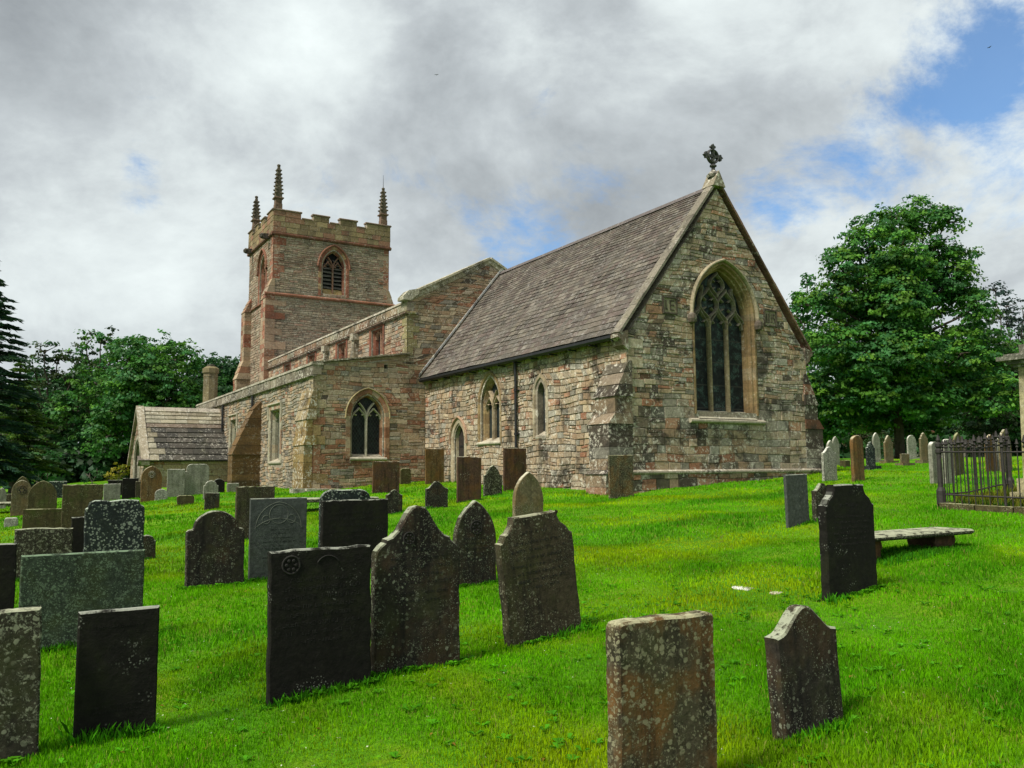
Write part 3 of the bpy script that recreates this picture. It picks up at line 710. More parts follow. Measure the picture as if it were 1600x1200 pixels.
mb.build('nave_coping',M['coping'],CH)
# gable infill above the wall head (kneeler shoulder)
mb=MB(); mb.prism([(-.64,12.05,7.94),(-.64,12.05,8.20),(2.96,12.05,10.13),(6.56,12.05,8.20),(6.56,12.05,7.94),(2.96,12.05,9.85)],(0,.45,0),(.26,.23,.15)); mb.build('gable_head',M['coping'],CH)
mb=MB(); coping(mb,(-4.30,0,5.40),(-.60,0,5.95),11.98,12.35,.07,5,(.19,.16,.11)); mb.build('aisle_coping',M['coping'],CH)
mb=MB(); mb.prism([(-4.1,12.4,5.1),(-.62,12.4,5.75),(-.62,12.4,5.6),(-4.1,12.4,5.0)],(0,WE-12.5,0)); 
mb.prism([(-.5,12.4,7.85),(2.96,12.4,9.6),(6.4,12.4,7.85),(6.4,12.4,7.7),(2.96,12.4,9.4),(-.5,12.4,7.7)],(0,19.5,0)); mb.build('lead_roof',M['lead'],CH)
# aisle east window
dressing(E1,A(-2.18,2.02,3.56,.60,.78,8),[(.24,0),(.24,.035),(.07,.035),(.0,-.08),(-.03,-.10),(-.06,-.25)],REDT,every=2)
mb=MB(); ribbon(mb,E1,arch(-2.18,3.5,3.56,.60,.78,.25,8),.05,.02,.07,(.30,.24,.12)); mb.build('hood_mould',M['ashlar'],CH)
glaze(E1,arch(-2.18,2.0,3.56,.60,.78,-.03,8),.24,two_light(E1,-2.18,2.1,3.58,.56,.74,.23,(.38,.35,.26)),(-2.86,-1.44,2.08,.08))
# aisle square windows
def sqwin(fr,r,tones,nl,c,osx=.22,sill=True):
    a0,z0=r[0]; a1,z1=r[2]; z1=r[1][1]
    ring=lambda o:[(a0-o,z0-o*.4),(a0-o,z1+o),(a1+o,z1+o),(a1+o,z0-o*.4)]
    mb=MB(); loft(mb,fr,[(ring(osx),0),(ring(osx),.04),(ring(.04),.04),(ring(-.04),-.18),(ring(-.05),-.4)],tones,every=1)
    mb.build('window_surround',M['ashlar'],CH)
    def tr(t):
        W=(a1-a0)/nl
        for k in range(1,nl): ribbon(t,fr,[(a0+W*k,z0),(a0+W*k,z1)],.09,-.30,-.14,c)
        for k in range(nl):
            cx=a0+W*(k+.5)
            for s in (-1,1): ribbon(t,fr,bez((cx+s*(W*.5-.04),z1-.36),(cx+s*(W*.45),z1-.12),(cx+s*.12,z1-.12),(cx,z1-.02)),.06,-.30,-.16,c)
    return glaze(fr,[(a0-.02,z0-.02),(a0-.02,z1+.02),(a1+.02,z1+.02),(a1+.02,z0-.02)],.30,tr,(a0-.15,a1+.15,z0,.06) if sill else None)
for r in aws: sqwin(S1,r,[(.33,.30,.22),(.30,.24,.16),(.28,.17,.11)],2,(.36,.33,.25))
for k,a in enumerate((16.25,23.75)):   # label mould over the square heads
    mb=MB(); b=a+(1.5 if k==0 else 1.3); ribbon(mb,S1,[(a-.2,3.7),(a-.2,4.3),(b+.2,4.3),(b+.2,3.7)],.09,.02,.11,(.34,.31,.23)); mb.build('hood_mould',M['ashlar'],CH)
for r in cl: sqwin(S2,r,REDD,2,(.30,.17,.11),osx=.18,sill=False)
for w_ in (17.4,21.3):
    mb=MB(); mb.box(-.86,-.62,w_-.13,w_+.13,5.9,7.2,(.20,.17,.11)); mb.box(-.92,-.62,w_-.2,w_+.2,7.2,7.46,(.24,.21,.15)); mb.build('rainwater_spout',M['coping'],CH)
downpipe(S1,20.4,.9,4.9,.12,.06); downpipe(S1,26.4,.9,4.9,.12,.06)
# buttresses on the aisle
OL=[(.22,.155,.06),(.25,.17,.07),(.20,.13,.05),(.26,.20,.11)]
buttress(S1,12.07,13.35,[(.34,.4),(.34,2.5),(.26,2.85),(.26,3.4),(.0,4.55)],OL,mat_='coping')
buttress(S1,19.2,20.0,[(1.18,.4),(1.18,2.3),(.84,3.1),(.35,4.2),(.0,4.6)],[(.105,.062,.025),(.135,.08,.033),(.085,.052,.022),(.14,.10,.05)],mat_='ashlar',lab='stained brown sandstone buttress with long sloping back')
# plinth stones at foot of the aisle
mb=MB()
for k in range(9): mb.box(-5.0+k*.44+rnd.uniform(0,.06),-5.0+(k+1)*.44-.02,11.75-rnd.uniform(0,.08),12.1,.5,.98+rnd.uniform(-.05,.05),(.33,.31,.24))
mb.build('plinth_kerb',M['coping'],CH)
# chimney
mb=MB()
mb.lathe(-3.65,33.1,[(.40,4.5),(.40,7.0),(.42,7.02),(.42,7.08),(.40,7.10),(.40,7.2),(.46,7.25),(.46,7.5),(.32,7.6),(.28,7.62)],8,(.17,.14,.075),rot=math.pi/8)
mb.lathe(-3.65,33.1,[(.2,7.6),(.22,7.72),(.14,7.74)],10,(.1,.09,.07)); mb.build('chimney',M['ashlar'],CH)
# ---- tower: u -.5..6.78, w 32..37.8
TE=FE(32.); TS=FS(-.5)
bw=arch(3.20,12.35,14.05,.70,1.05,0,8); bwo=arch(3.20,12.35,14.05,.70,1.05,.25,8)
bs=arch(34.3,11.95,13.85,.75,1.0,0,8); bso=arch(34.3,11.95,13.85,.75,1.0,.25,8)
slt=rect(33.42,33.82,9.25,10.5)
mb=MB()
tp=(lambda a=0,z=0: vary(rnd.choice([(.29,.215,.152),(.26,.195,.14),(.31,.24,.17),(.24,.185,.135),(.275,.23,.17),(.26,.165,.118)]),.85,1.15))
oE=[(-.5,6.),(-.5,15.62),(6.78,15.62),(6.78,6.)]; panel(mb,TE,oE,[bw],.5)
stones(mb,TE,[(-.5,7.),(-.5,15.62),(6.78,15.62),(6.78,7.)],[bwo],(.09,.16),(.18,.5),tp,proud=.03,split=.25,gap=.016)
oS=[(32.,.4),(32.,15.62),(37.8,15.62),(37.8,.4)]; panel(mb,TS,oS,[bs,slt],.5)
stones(mb,TS,[(32.,5.),(32.,15.62),(37.8,15.62),(37.8,5.)],[bso,slt],(.10,.2),(.2,.5),tp,proud=.03,split=.25,gap=.016)
for fr,o in ((FN(6.78),[(32.,.4),(32.,15.62),(37.8,15.62),(37.8,.4)]),(FW(37.8),[(-.5,.4),(-.5,15.62),(6.78,15.62),(6.78,.4)])):
    panel(mb,fr,o,[],.3); stones(mb,fr,o,[],(.2,.3),(.4,.7),tp,split=0)
RQ=[(.22,.085,.05),(.25,.11,.065),(.28,.15,.09),(.30,.22,.15)]
quoins(mb,(TE,-.5,1),(TS,32.,1),12.9,15.6,RQ,h=(.3,.5),l=(.35,.65))
quoins(mb,(TE,6.78,-1),(FN(6.78),32.,1),12.2,15.6,RQ,h=(.3,.5),l=(.35,.65))
mb.build('tower_wall',[M['rubble'],M['mortar']],CH)
tpb=[(.42,.4),(.42,11.75),(.36,12.05),(.04,12.95)]
rq=lambda:vary(rnd.choice(RQ+TANS[:3]),.8,1.15)
buttress(TS,31.97,33.0,tpb,RQ,mat_='rubble',palf=rq)
buttress(TS,36.9,37.83,[(.85,.4),(.85,7.4),(.45,8.6),(.45,11.7),(.05,12.6)],RQ,mat_='rubble',palf=rq)
buttress(FN(6.78),31.97,33.0,tpb,RQ,mat_='rubble',palf=rq)
# quoin band facing east on the lower corner, strings
mb=MB()
quoins(mb,(TE,-.88,1),(None,0,0),6.5,11.85,RQ[:3]+[(.28,.19,.125)],h=(.3,.55),l=(.5,1.1),proud=.05)
mb.build('corner_stones',M['ashlar'],CH)
mb=MB()
bar_along(mb,TE,-.98,7.25,11.92,12.12,.15,(.20,.085,.05)); mb.build('string_course',M['ashlar'],CH); mb=MB(); bar_along(mb,TS,33.0,36.9,11.75,11.93,.12,(.20,.09,.055)); mb.build('string_course',M['ashlar'],CH); mb=MB()
bar_along(mb,TE,-.66,6.94,15.58,15.80,.16,(.15,.065,.04)); bar_along(mb,TS,31.86,37.95,15.58,15.80,.16,(.13,.07,.045))
bar_along(mb,FN(6.78),31.86,37.95,15.58,15.80,.16,(.15,.065,.04)); bar_along(mb,FW(37.8),-.66,6.94,15.58,15.80,.16,(.15,.065,.04))
mb.build('string_course',M['ashlar'],CH)
mb=MB()
def battl(fr,a0,a1,mer,thin=.35):
    o=[(a0,15.78),(a0,16.78)]
    pts=[(a0,15.78)]
    for m0,m1 in mer: pts+=[(m0,16.76),(m0,17.10),(m1,17.10),(m1,16.76)]
    pts[1]=(a0,16.76) if mer[0][0]>a0 else (a0,17.1)
    pts.append((a1,15.78))
    # clean duplicates
    q=[]; 
    for p in pts:
        if not q or p!=q[-1]: q.append(p)
    panel(mb,fr,q,[],thin)
    stones(mb,fr,q,[],(.30,.34),(.35,.62),lambda a,z:vary(rnd.choice([(.22,.165,.085),(.25,.19,.10),(.24,.13,.08),(.19,.14,.075)]),.7,1.15),proud=.03,split=0,rough=.4)
    prev=a0
    for m0,m1 in mer:
        bar_along(mb,fr,m0-.05,m1+.05,17.08,17.20,.08,(.17,.12,.08),n=1)
        mb.prism([fr(m0-.05,17.1,.04),fr(m1+.05,17.1,.04),fr(m1+.05,17.19,0),fr(m0-.05,17.19,0)],fr(0,0,-thin-.05)-fr(0,0,0),(.17,.12,.08))
        if m0>prev+.1: bar_along(mb,fr,prev+.05,m0-.05,16.74,16.85,.07,(.17,.12,.08),n=1)
        prev=m1
battl(FE(31.92),-.58,6.86,[(-.58,1.09),(1.84,2.84),(3.54,4.63),(5.26,6.86)])
battl(FS(-.58),31.92,37.88,[(31.92,33.15),(33.85,34.75),(35.4,36.2),(36.9,37.88)])
battl(FN(6.86),31.92,37.88,[(31.92,33.15),(33.85,34.75),(35.4,36.2),(36.9,37.88)])
battl(FW(37.88),-.58,6.86,[(-.58,1.09),(1.84,2.84),(3.54,4.63),(5.26,6.86)])
mb.build('battlement',[M['ashlar'],M['mortar']],CH)
mb=MB(); mb.prism([(-.3,32.2,16.0),(6.6,32.2,16.0),(6.6,37.6,16.0),(-.3,37.6,16.0)],(0,0,.15)); mb.build('tower_roof',M['lead'],CH)
def pinnacle(u,w_,zt,stump=False,zb=16.9):
    mb=MB(); c=(.10,.08,.055); q=math.pi/4
    mb.lathe(u,w_,[(.30,zb),(.30,17.55),(.27,17.6),(.27,17.85),(.40,17.9),(.40,17.96),(.28,18.0)],4,(.14,.09,.06),rot=q)
    for k in range(4):
        a=k*math.pi/2; mb.prism([(u+.20*math.cos(a)-.16*math.sin(a),w_+.20*math.sin(a)+.16*math.cos(a),17.95),(u+.20*math.cos(a)+.16*math.sin(a),w_+.20*math.sin(a)-.16*math.cos(a),17.95),(u+.2*math.cos(a),w_+.2*math.sin(a),18.32)],(-.1*math.cos(a),-.1*math.sin(a),0),c)
    top=zt if not stump else 18.9
    mb.lathe(u,w_,[(.28,17.98),(.11 if not stump else .16,top-.2),(.06 if not stump else .15,top-.12)],4,c,rot=q)
    z=18.2
    while z<top-.25:
        f=(z-18.)/(top-18.); r=(.28-.17*f)
        for k in range(4):
            a=q+k*math.pi/2; cx,cy=u+r*math.cos(a),w_+r*math.sin(a); s=.115*(1-.4*f)
            mb.lathe(cx,cy,[(s*.3,z-.03),(s,z+.02),(s*.9,z+.06),(s*.2,z+.09)],6,c)
        z+=.24
    mb.lathe(u,w_,[(.05,top-.2),(.10,top-.12),(.11,top-.04),(.06,top)],8,c)
    return mb.build('pinnacle',M['ashlar'],CH)
pinnacle(-.22,32.3,20.05); p=pinnacle(6.52,32.3,19.75); pinnacle(-.25,37.5,19.6)
pinnacle(6.52,37.5,19.0,True)
mb=MB(); mb.tube((6.52,32.3,19.7),(6.52,32.3,20.6),.02,.008,5); mb.build('lightning_rod',M['iron'],CH)
for w_ in (32.9,36.9):
    mb=MB(); mb.prism([(-.5,w_-.13,15.55),(-.5,w_+.13,15.55),(-.5,w_+.13,15.85),(-.5,w_-.13,15.85)],(-.42,0,-.02),(.06,.05,.04)); mb.lathe(-.98,w_,[(.05,15.52),(.16,15.6),(.17,15.75),(.06,15.86)],7,(.05,.045,.035)); mb.build('gargoyle',M['ashlar'],CH)
dressing(TE,A(3.20,12.2,14.05,.70,1.05,8),[(.27,0),(.27,.045),(.10,.045),(.02,-.08),(-.03,-.10),(-.10,-.28)],REDD+[(.30,.2,.1)])
dressing(TS,A(34.3,11.85,13.85,.75,1.0,8),[(.27,0),(.27,.045),(.10,.045),(.02,-.08),(-.03,-.10),(-.10,-.28)],REDD)
dressing(TS,lambda o:[(33.42-o,9.25-o),(33.42-o,10.5+o),(33.82+o,10.5+o),(33.82+o,9.25-o)],[(.14,0),(.14,.04),(.02,.04),(0,-.3)],[(.25,.2,.11)],every=1)
mb=MB(); mb.prism([TS(33.42,9.25,-.22),TS(33.82,9.25,-.22),TS(33.82,10.5,-.22),TS(33.42,10.5,-.22)],(.04,0,0)); mb.build('slit_window',M['dark'],CH)
for fr,cx,zb,zs in ((TE,3.20,12.35,14.05),(TS,34.3,11.95,13.85)):
    mb=MB(); ribbon(mb,fr,[(cx-1.12,zs-.05),(cx-1.0,zs-.05)]+arch(cx,zs-.05,zs,.70,1.05,.30,8)[1:-1]+[(cx+1.0,zs-.05),(cx+1.12,zs-.05)],.12,.02,.16,(.17,.075,.045)); mb.build('hood_mould',M['ashlar'],CH)
    e=empty('belfry_window'); e.parent=CH
    mb=MB(); panel(mb,lambda a,z,d=0.,fr=fr:fr(a,z,d-.48),arch(cx,zb-.1,zs,.70,1.05,-.02,8),[],.02); mb.build('opening',M['dark'],e)
    t=MB(); two_light(fr,cx,zb,zs,.62,.98,.28,(.24,.13,.09),.10)(t); t.build('tracery',M['ashlar'],e)
    lv=MB()
    z=zb+.4
    while z<zs+.45:
        hw=.6 if z<zs else .6*(1-(z-zs)/1.0)
        for s in (-1,1):
            b0,b1=sorted((cx+s*.05,cx+s*hw)); j=rnd.uniform(-.02,.02)
            v=[fr(b0,z+j,-.24),fr(b1,z-j,-.24),fr(b1,z+.15-j,-.42),fr(b0,z+.15+j,-.42)]; lv.prism(v,(0,0,.03),(.1,.1,.1))
        z+=.24
    lv.build('louvre',M['louvre'],e)
    lv=MB(); lv.prism([fr(cx-.6,zb-.15,-.05),fr(cx+.6,zb-.15,-.05),fr(cx+.6,zb+.36,-.30),fr(cx-.6,zb+.36,-.30)],fr(0,0,-.1)-fr(0,0,0),(.28,.19,.08)); lv.build('sill',M['ashlar'],e)
# ---- porch
PE=FE(25.1); PS=FS(-8.0)
mb=MB()
panel(mb,PE,[(-8.,.5),(-8.,2.25),(-4.2,2.25),(-4.2,.5)],[],.4); stones(mb,PE,[(-8.,.5),(-8.,2.2),(-4.2,2.2),(-4.2,.5)],[],(.22,.34),(.35,.75),pal(.6,.08,.1,.0),split=.1)
pa=arch(27.6,.5,2.0,1.0,1.1,0,8)
go=[(25.1,.5),(25.1,2.25),(27.6,4.75),(30.1,2.25),(30.1,.5)]
panel(mb,PS,go,[pa],.45); stones(mb,PS,go,[arch(27.6,.5,2.0,1.0,1.1,.25,8)],(.2,.3),(.3,.6),pal(.6,.08,.2,.0),split=.1)
panel(mb,FW(30.1),[(-8.,.5),(-8.,2.25),(-4.2,2.25),(-4.2,.5)],[],.4)
mb.build('porch_wall',[M['rubble'],M['mortar']],CH)
dressing(PS,A(27.6,.5,2.0,1.0,1.1,8),[(.27,0),(.27,.05),(.10,.05),(-.05,-.2),(-.08,-.5)],[(.38,.35,.27),(.34,.3,.22)],name='porch_arch')
mb=MB()
ss=[(.19,.165,.115),(.15,.13,.09),(.050,.047,.038),(.042,.040,.034),(.058,.052,.042)]
def pslate(mb,s):
    e=Vector((-8.0,27.6-s*2.72,2.12)); r=Vector((-8.0,27.6,4.72)); rows=11
    up=(r-e); S=up.length; up/=S; nn=Vector((0,-s*up.z,abs(up.y))); al=Vector((1,0,0)); p=0
    hs=[1.3-.6*k/rows for k in range(rows)]; tot=sum(hs)
    mb.add([e-nn*.05,e+al*3.85-nn*.05,e+al*3.85+up*S-nn*.05,e+up*S-nn*.05],[(0,1,2,3)],(.03,.03,.03),0)
    for k in range(rows):
        h=hs[k]/tot*S; x=-rnd.uniform(0,.4)
        while x<3.85:
            wd=rnd.uniform(.42,.72); x0=max(0,x+.006); x1=min(3.85,x+wd-.006)
            if x1-x0>.03:
                dark=(k<7 and x0>.35); c=rnd.choice(ss[2:] if dark and (k<6 or rnd.random()<.5) else [(.24,.215,.15),(.28,.26,.19),(.18,.155,.105)])
                if k==6: c=(.15,.115,.085)
                sc=rnd.uniform(.8,1.2); c=tuple(a*sc for a in c); t=.045
                vs=[e+al*x0+up*p+nn*.05,e+al*x1+up*p+nn*(.05+rnd.uniform(-.006,.006)),e+al*x1+up*min(S,p+h*1.15)+nn*.004,e+al*x0+up*min(S,p+h*1.15)+nn*.004]
                vs+=[vs[0]-nn*t,vs[1]-nn*t]
                mb.add(vs,[(0,1,2,3),(4,5,1,0),(4,0,3),(1,5,2)],c,0)
            x+=wd
        p+=h
pslate(mb,1); pslate(mb,-1)
for k in range(7): mb.prism([(-8.+k*.545,27.42,4.60),(-8.+k*.545,27.6,4.80),(-8.+k*.545,27.78,4.60)],(.535,0,0),(.34,.30,.24))
mb.build('porch_roof',M['stoneslate'],CH)
mb=MB()
for s in (-1,1):
    p0=Vector((-8.16,27.6+s*2.8,2.12)); p1=Vector((-8.16,27.6,4.85)); dr=(p1-p0)
    for k in range(5):
        a=p0+dr*(k/5+.002); b=p0+dr*((k+1)/5-.002); mb.prism([a,b,b+Vector((0,0,-.2)),a+Vector((0,0,-.2))],(.34,0,0),(.28,.24,.17))
mb.prism([(-8.3,24.75,2.15),(-8.3,25.2,2.35),(-8.3,25.3,1.95),(-8.3,25.0,1.88)],(.5,0,0),(.12,.1,.08))
mb.build('porch_coping',M['coping'],CH)
# ============================================================ GROUND
FWD=cam.matrix_world.to_3x3()
def ray(px,py): return FWD@Vector(((px-800)/FPX,-(py-600)/FPX,-1.))
def onground(px,py):
    r=ray(px,py); lo=None; t=.5; prev=.5
    while t<400:
        if EYE+r.z*t<gh(r.x*t,r.y*t):
            a,b=prev,t
            for _ in range(30):
                m=(a+b)/2
                if EYE+r.z*m<gh(r.x*m,r.y*m): b=m
                else: a=m
            return Vector((r.x*b,r.y*b,gh(r.x*b,r.y*b)))
        prev=t; t*=1.03
    return Vector((r.x*60,r.y*60,gh(r.x*60,r.y*60)))
def atd(px,py,dist):
    r=ray(px,py); t=dist/r.y; return Vector((r.x*t,r.y*t,EYE+r.z*t))
def lawn(name,dark=1.):
    m,T=mat(name); P=T.n('ShaderNodeTexCoord').outputs['Object']
    a=T.noise(P,.33,5,.6); b=T.noise(T.vm('ADD',P,(4,4,0)),1.5,5,.65); c3=T.noise(P,26,4,.7)
    c=T.ramp(a,[(.32,(.05,.20,.001)),(.5,(.085,.26,.001)),(.68,(.16,.30,.0012))])
    c=T.mix(T.ss(b,.52,.72),c,(.19,.28,.006)); c=T.mix(T.m('MULTIPLY',T.ss(b,.45,.28),.6),c,(.018,.085,.003))
    c=T.mix(1.,c,T.ramp(c3,[(.3,.55),(.55,1.),(.75,1.5)]),'MULTIPLY')
    fin(T,c,.85,T.m('ADD',c3,T.noise(P,90,3,.7)),.9,.03,.15); return m
M['lawn']=lawn('mown lawn')
import itertools
def grid(xs,ys):
    V=[(x,y,gh(x,y)) for y in ys for x in xs]; n=len(xs)
    F=[(j*n+i,j*n+i+1,(j+1)*n+i+1,(j+1)*n+i) for j in range(len(ys)-1) for i in range(n-1)]
    return V,F
def axis(a,b,near,fine,coarse):
    o=[a]; 
    while o[-1]<b: 
        d_=max(0,abs(o[-1])-near); o.append(o[-1]+fine+d_*coarse)
    return o
V,F=grid(axis(-700,700,30,.4,.09),axis(-60,900,50,.4,.09))
me=bpy.data.meshes.new('ground'); me.from_pydata(V,[],F); me.materials.append(M['lawn']); me.polygons.foreach_set('use_smooth',[True]*len(F))
gr=bpy.data.objects.new('ground',me); col.objects.link(gr); gr['kind']='structure'
# ============================================================ HEADSTONES
def arc(cx,cz,r,a0,a1,n,rz=None):
    return [(cx+r*math.cos(R(a0+(a1-a0)*k/n)),cz+(rz or r)*math.sin(R(a0+(a1-a0)*k/n))) for k in range(n+1)]
def outline(kind,w,h):
    H=w/2
    if kind=='flat': return [(-H,0),(-H,h),(H,h),(H,0)]
    if kind=='slant': return [(-H,0),(-H,h*.985),(-H*.1,h),(H,h*.975),(H,0)]
    if kind=='worn':
        return [(-H,0),(-H,h*.88),(-H*.93,h*.90),(-H*.86,h*.97),(-H*.7,h),(-H*.2,h*.985),(H*.4,h),(H*.78,h*.985),(H*.84,h*.93),(H*.97,h*.90),(H,h*.85),(H,0)]
    if kind=='squarish': r=.05*w; return [(-H,0)]+arc(-H+r,h-r,r,180,90,4)+arc(H-r,h-r,r,90,0,4)+[(H,0)]
    if kind=='rcorner': 
        r=min(.22*w,.3*h); return [(-H,0)]+arc(-H+r,h-r,r,180,90,5)+arc(H-r,h-r,r,90,0,5)+[(H,0)]
    if kind=='round': return [(-H,0)]+arc(0,h-H*.9,H,180,0,14,H*.9)+[(H,0)]
    if kind=='lowround': return [(-H,0)]+arc(0,h-H*.45,H,180,0,12,H*.45)+[(H,0)]
    if kind=='gothic' or kind=='widegothic':
        rise=w*(.85 if kind=='gothic' else .62); rise=min(rise,h*.8); zs=h-rise; r=(H*H+rise*rise)/(2*H); a1=math.degrees(math.asin(min(1,rise/r)))
        L=arc(-H+r,zs,r,180,180-a1,8); L[-1]=(0,h); return [(-H,0)]+L+[(-x,z) for x,z in reversed(L[:-1])]+[(H,0)]
    if kind=='concave':    # flat top, quarter-round shoulders scooped out
        r=.20*w; r=min(r,.2*h); L=[(-H,0),(-H,h-r*1.35),(-H+.035*w,h-r*1.28)]+arc(-H+.0*w,h,r,-80,0,6)[1:]+[(-H+r,h)]
        return L+[(-x,z) for x,z in reversed(L)]
    if kind=='ogee':      # bell top rising from square shoulders
        s=h-.30*w
        L=[(-H,0),(-H,s),(-H*.90,s+.012*w)]+[(-H*.90+H*.86*t,s+.012*w+(.285*w)*(t*t*(3-2*t))) for t in (.12,.24,.36,.48,.6,.72,.84)]+[(-.05*w,h*.998),(0,h)]
        return L+[(-x,z) for x,z in reversed(L[:-1])]
    if kind=='bell':      # bigger swept bell like a scrolled gable
        s=h-.42*w
        L=[(-H,0),(-H,s-.10*w),(-H*.97,s-.05*w),(-H*.88,s+.0*w),(-H*.78,s+.035*w),(-H*.76,s+.07*w),(-H*.62,s+.095*w),(-H*.48,s+.16*w),(-H*.36,s+.25*w),(-H*.26,s+.34*w),(-H*.15,s+.40*w),(0,h)]
        return L+[(-x,z) for x,z in reversed(L[:-1])]
    if kind=='rshoulder': # round head between small square shoulders
        s=h-.36*w; L=[(-H,0),(-H,s),(-H*.93,s+.03*w),(-H*.80,s+.045*w)]+arc(0,s+.02*w,H*.78,172,90,8,.34*w)
        return L+[(-x,z) for x,z in reversed(L[:-1])]
    if kind=='gshoulder':
        s=h-.55*w; L=[(-H,0),(-H,s),(-H*.8,s+.04*w),(-H*.62,s+.22*w),(-H*.3,s+.42*w),(0,h)]
        return L+[(-x,z) for x,z in reversed(L[:-1])]
    if kind=='cusped':
        s=h-.6*w; L=[(-H,0),(-H,s),(-H*1.0,s+.12*w),(-H*.75,s+.16*w),(-H*.66,s+.30*w),(-H*.42,s+.42*w),(-H*.3,s+.52*w),(0,h)]
        return L+[(-x,z) for x,z in reversed(L[:-1])]
    if kind=='cross':
        a=.16*w; z=h*.62; return [(-a,0),(-a,z-a),(-H,z-a),(-H,z+a),(-a,z+a),(-a,h),(a,h),(a,z+a),(H,z+a),(H,z-a),(a,z-a),(a,0)]
    raise KeyError(kind)
def inset(P,d):
    n=len(P); o=[]
    for k in range(n):
        a=Vector(P[k-1]); b=Vector(P[k]); c=Vector(P[(k+1)%n])
        e1=(b-a).normalized(); e2=(c-b).normalized(); n1=Vector((e1.y,-e1.x)); n2=Vector((e2.y,-e2.x)); m=(n1+n2)
        if m.length<.2: m=n1
        m.normalize(); q=max(.5,m.dot(n1)); o.append(tuple(b+m*(d/q)))
    return o
def slab_mesh(name,P,t,m,parent=None,bev=.010,sink=.3,rag=0.):
    r_=random.Random(int(abs(P[1][1])*9973)%9999)
    P=[(x,z-(sink if z<=0 else 0)) for x,z in P]
    # densify the edge so that it can be slightly worn
    Q=[]
    for k in range(len(P)):
        a,b=P[k],P[(k+1)%len(P)]; L=math.dist(a,b); ns=max(1,int(L/.07)) if rag else 1
        for q in range(ns): 
            f=q/ns; j=rag if q else rag*.5; Q.append((a[0]+(b[0]-a[0])*f+r_.uniform(-j,j),a[1]+(b[1]-a[1])*f+r_.uniform(-j,j)))
    P=Q; n=len(P); I=inset(P,bev); vs=[]
    for ring,y in ((I,0.),(P,bev),(P,t-bev),(I,t)): vs+=[(x,y,z) for x,z in ring]
    fs=[(r*n+k,r*n+(k+1)%n,(r+1)*n+(k+1)%n,(r+1)*n+k) for r in range(3) for k in range(n)]
    tr=tessellate_polygon([[Vector((x,z,0)) for x,z in I]])
    fs+=[tuple(q) for q in tr]+[tuple(3*n+k for k in reversed(q)) for q in tr]
    me=bpy.data.meshes.new(name); me.from_pydata(vs,[],fs); me.materials.append(m)
    bm=bmesh.new(); bm.from_mesh(me); bmesh.ops.recalc_face_normals(bm,faces=bm.faces); bm.to_mesh(me); bm.free()
    o=bpy.data.objects.new(name,me); col.objects.link(o)
    if parent: o.parent=parent
    return o
FEET=[]
def headstone(x0,x1,yt,yb,kind,m,label,t=.10,lean=0.,tip=0.,yaw=0.,kerb=False,rag=.005,deco=None,name='headstone',cat='headstone'):
    t*=.72
    W=onground((x0+x1)/2,yb); ya=R(31+yaw); d_=Vector((math.cos(ya),math.sin(ya),0)); v=Vector((W.x,W.y,0)).normalized()
    side=t*v.dot(d_)/W.y*FPX
    if side>0: xa,xb=x0+side*.9,x1
    else: xa,xb=x0,x1+side*.9
    W=onground((xa+xb)/2,yb)
    def hit(px,py):
        r=ray(px,py); n=Vector((-d_.y,d_.x,0)); k=(W-Vector((0,0,EYE))).dot(n)/r.dot(n); return Vector((0,0,EYE))+r*k
    a=(hit(xa,yb)-W).dot(d_); b=(hit(xb,yb)-W).dot(d_); w_=b-a; c=W+d_*(a+b)/2; h=hit((xa+xb)/2,yt).z-W.z
    P=outline(kind,w_,h)
    root=slab_mesh(name,P,t,m,rag=rag)
    root.matrix_world=Matrix.Translation((c.x,c.y,min(gh(c.x,c.y),W.z)))@Matrix.Rotation(ya,4,'Z')@Matrix.Rotation(R(lean),4,'Y')@Matrix.Rotation(R(tip),4,'X')
    tag(root,label,cat,'headstones standing in the churchyard grass' if name=='headstone' else None)
    if kerb:
        k=MB(); k.box(-w_*.75,w_*.75,-.12,t+.12,-.15,.10); k.build('plinth',m,root)
    if deco: deco(root,w_,h)
    FEET.append((c.x,c.y,ya,w_,t,W.y)); return root
def rb2(pts,root,name,wd,dp,m,closed=False,y=-.001):
    b=MB(); ribbon(b,lambda a,z,d=0.:Vector((a,y-d,z)),pts,wd,-.002,dp,(.1,.1,.1),closed=closed); return b.build(name,m,root)
def circ(cx,cz,r,n=18): return [(cx+r*math.cos(2*math.pi*k/n),cz+r*math.sin(2*math.pi*k/n)) for k in range(n)]
INK=simple('worn incised lettering',(.011,.011,.010),.9); LINE=simple('scored line',(.10,.11,.085),.8)
def letters(root,x0,x1,z,hh,seed,m=INK):
    # weathered, illegible row of incised characters
    r_=random.Random(seed); b=MB(); x=x0
    while x<x1:
        wd=hh*r_.uniform(.45,.8)
        if r_.random()<.84:
            for q in range(r_.choice((2,2,3))):
                if r_.random()<.55: xx=x+r_.choice((0,wd*.75)); b.box(xx,xx+wd*.16,-.0015,.001,z,z+hh*r_.uniform(.7,1))
                else: zz=z+r_.choice((0,hh*.45,hh*.85)); b.box(x,x+wd*.8,-.0015,.001,zz,zz+hh*.13)
        x+=wd*1.25
    return b.build('inscription',m,root)
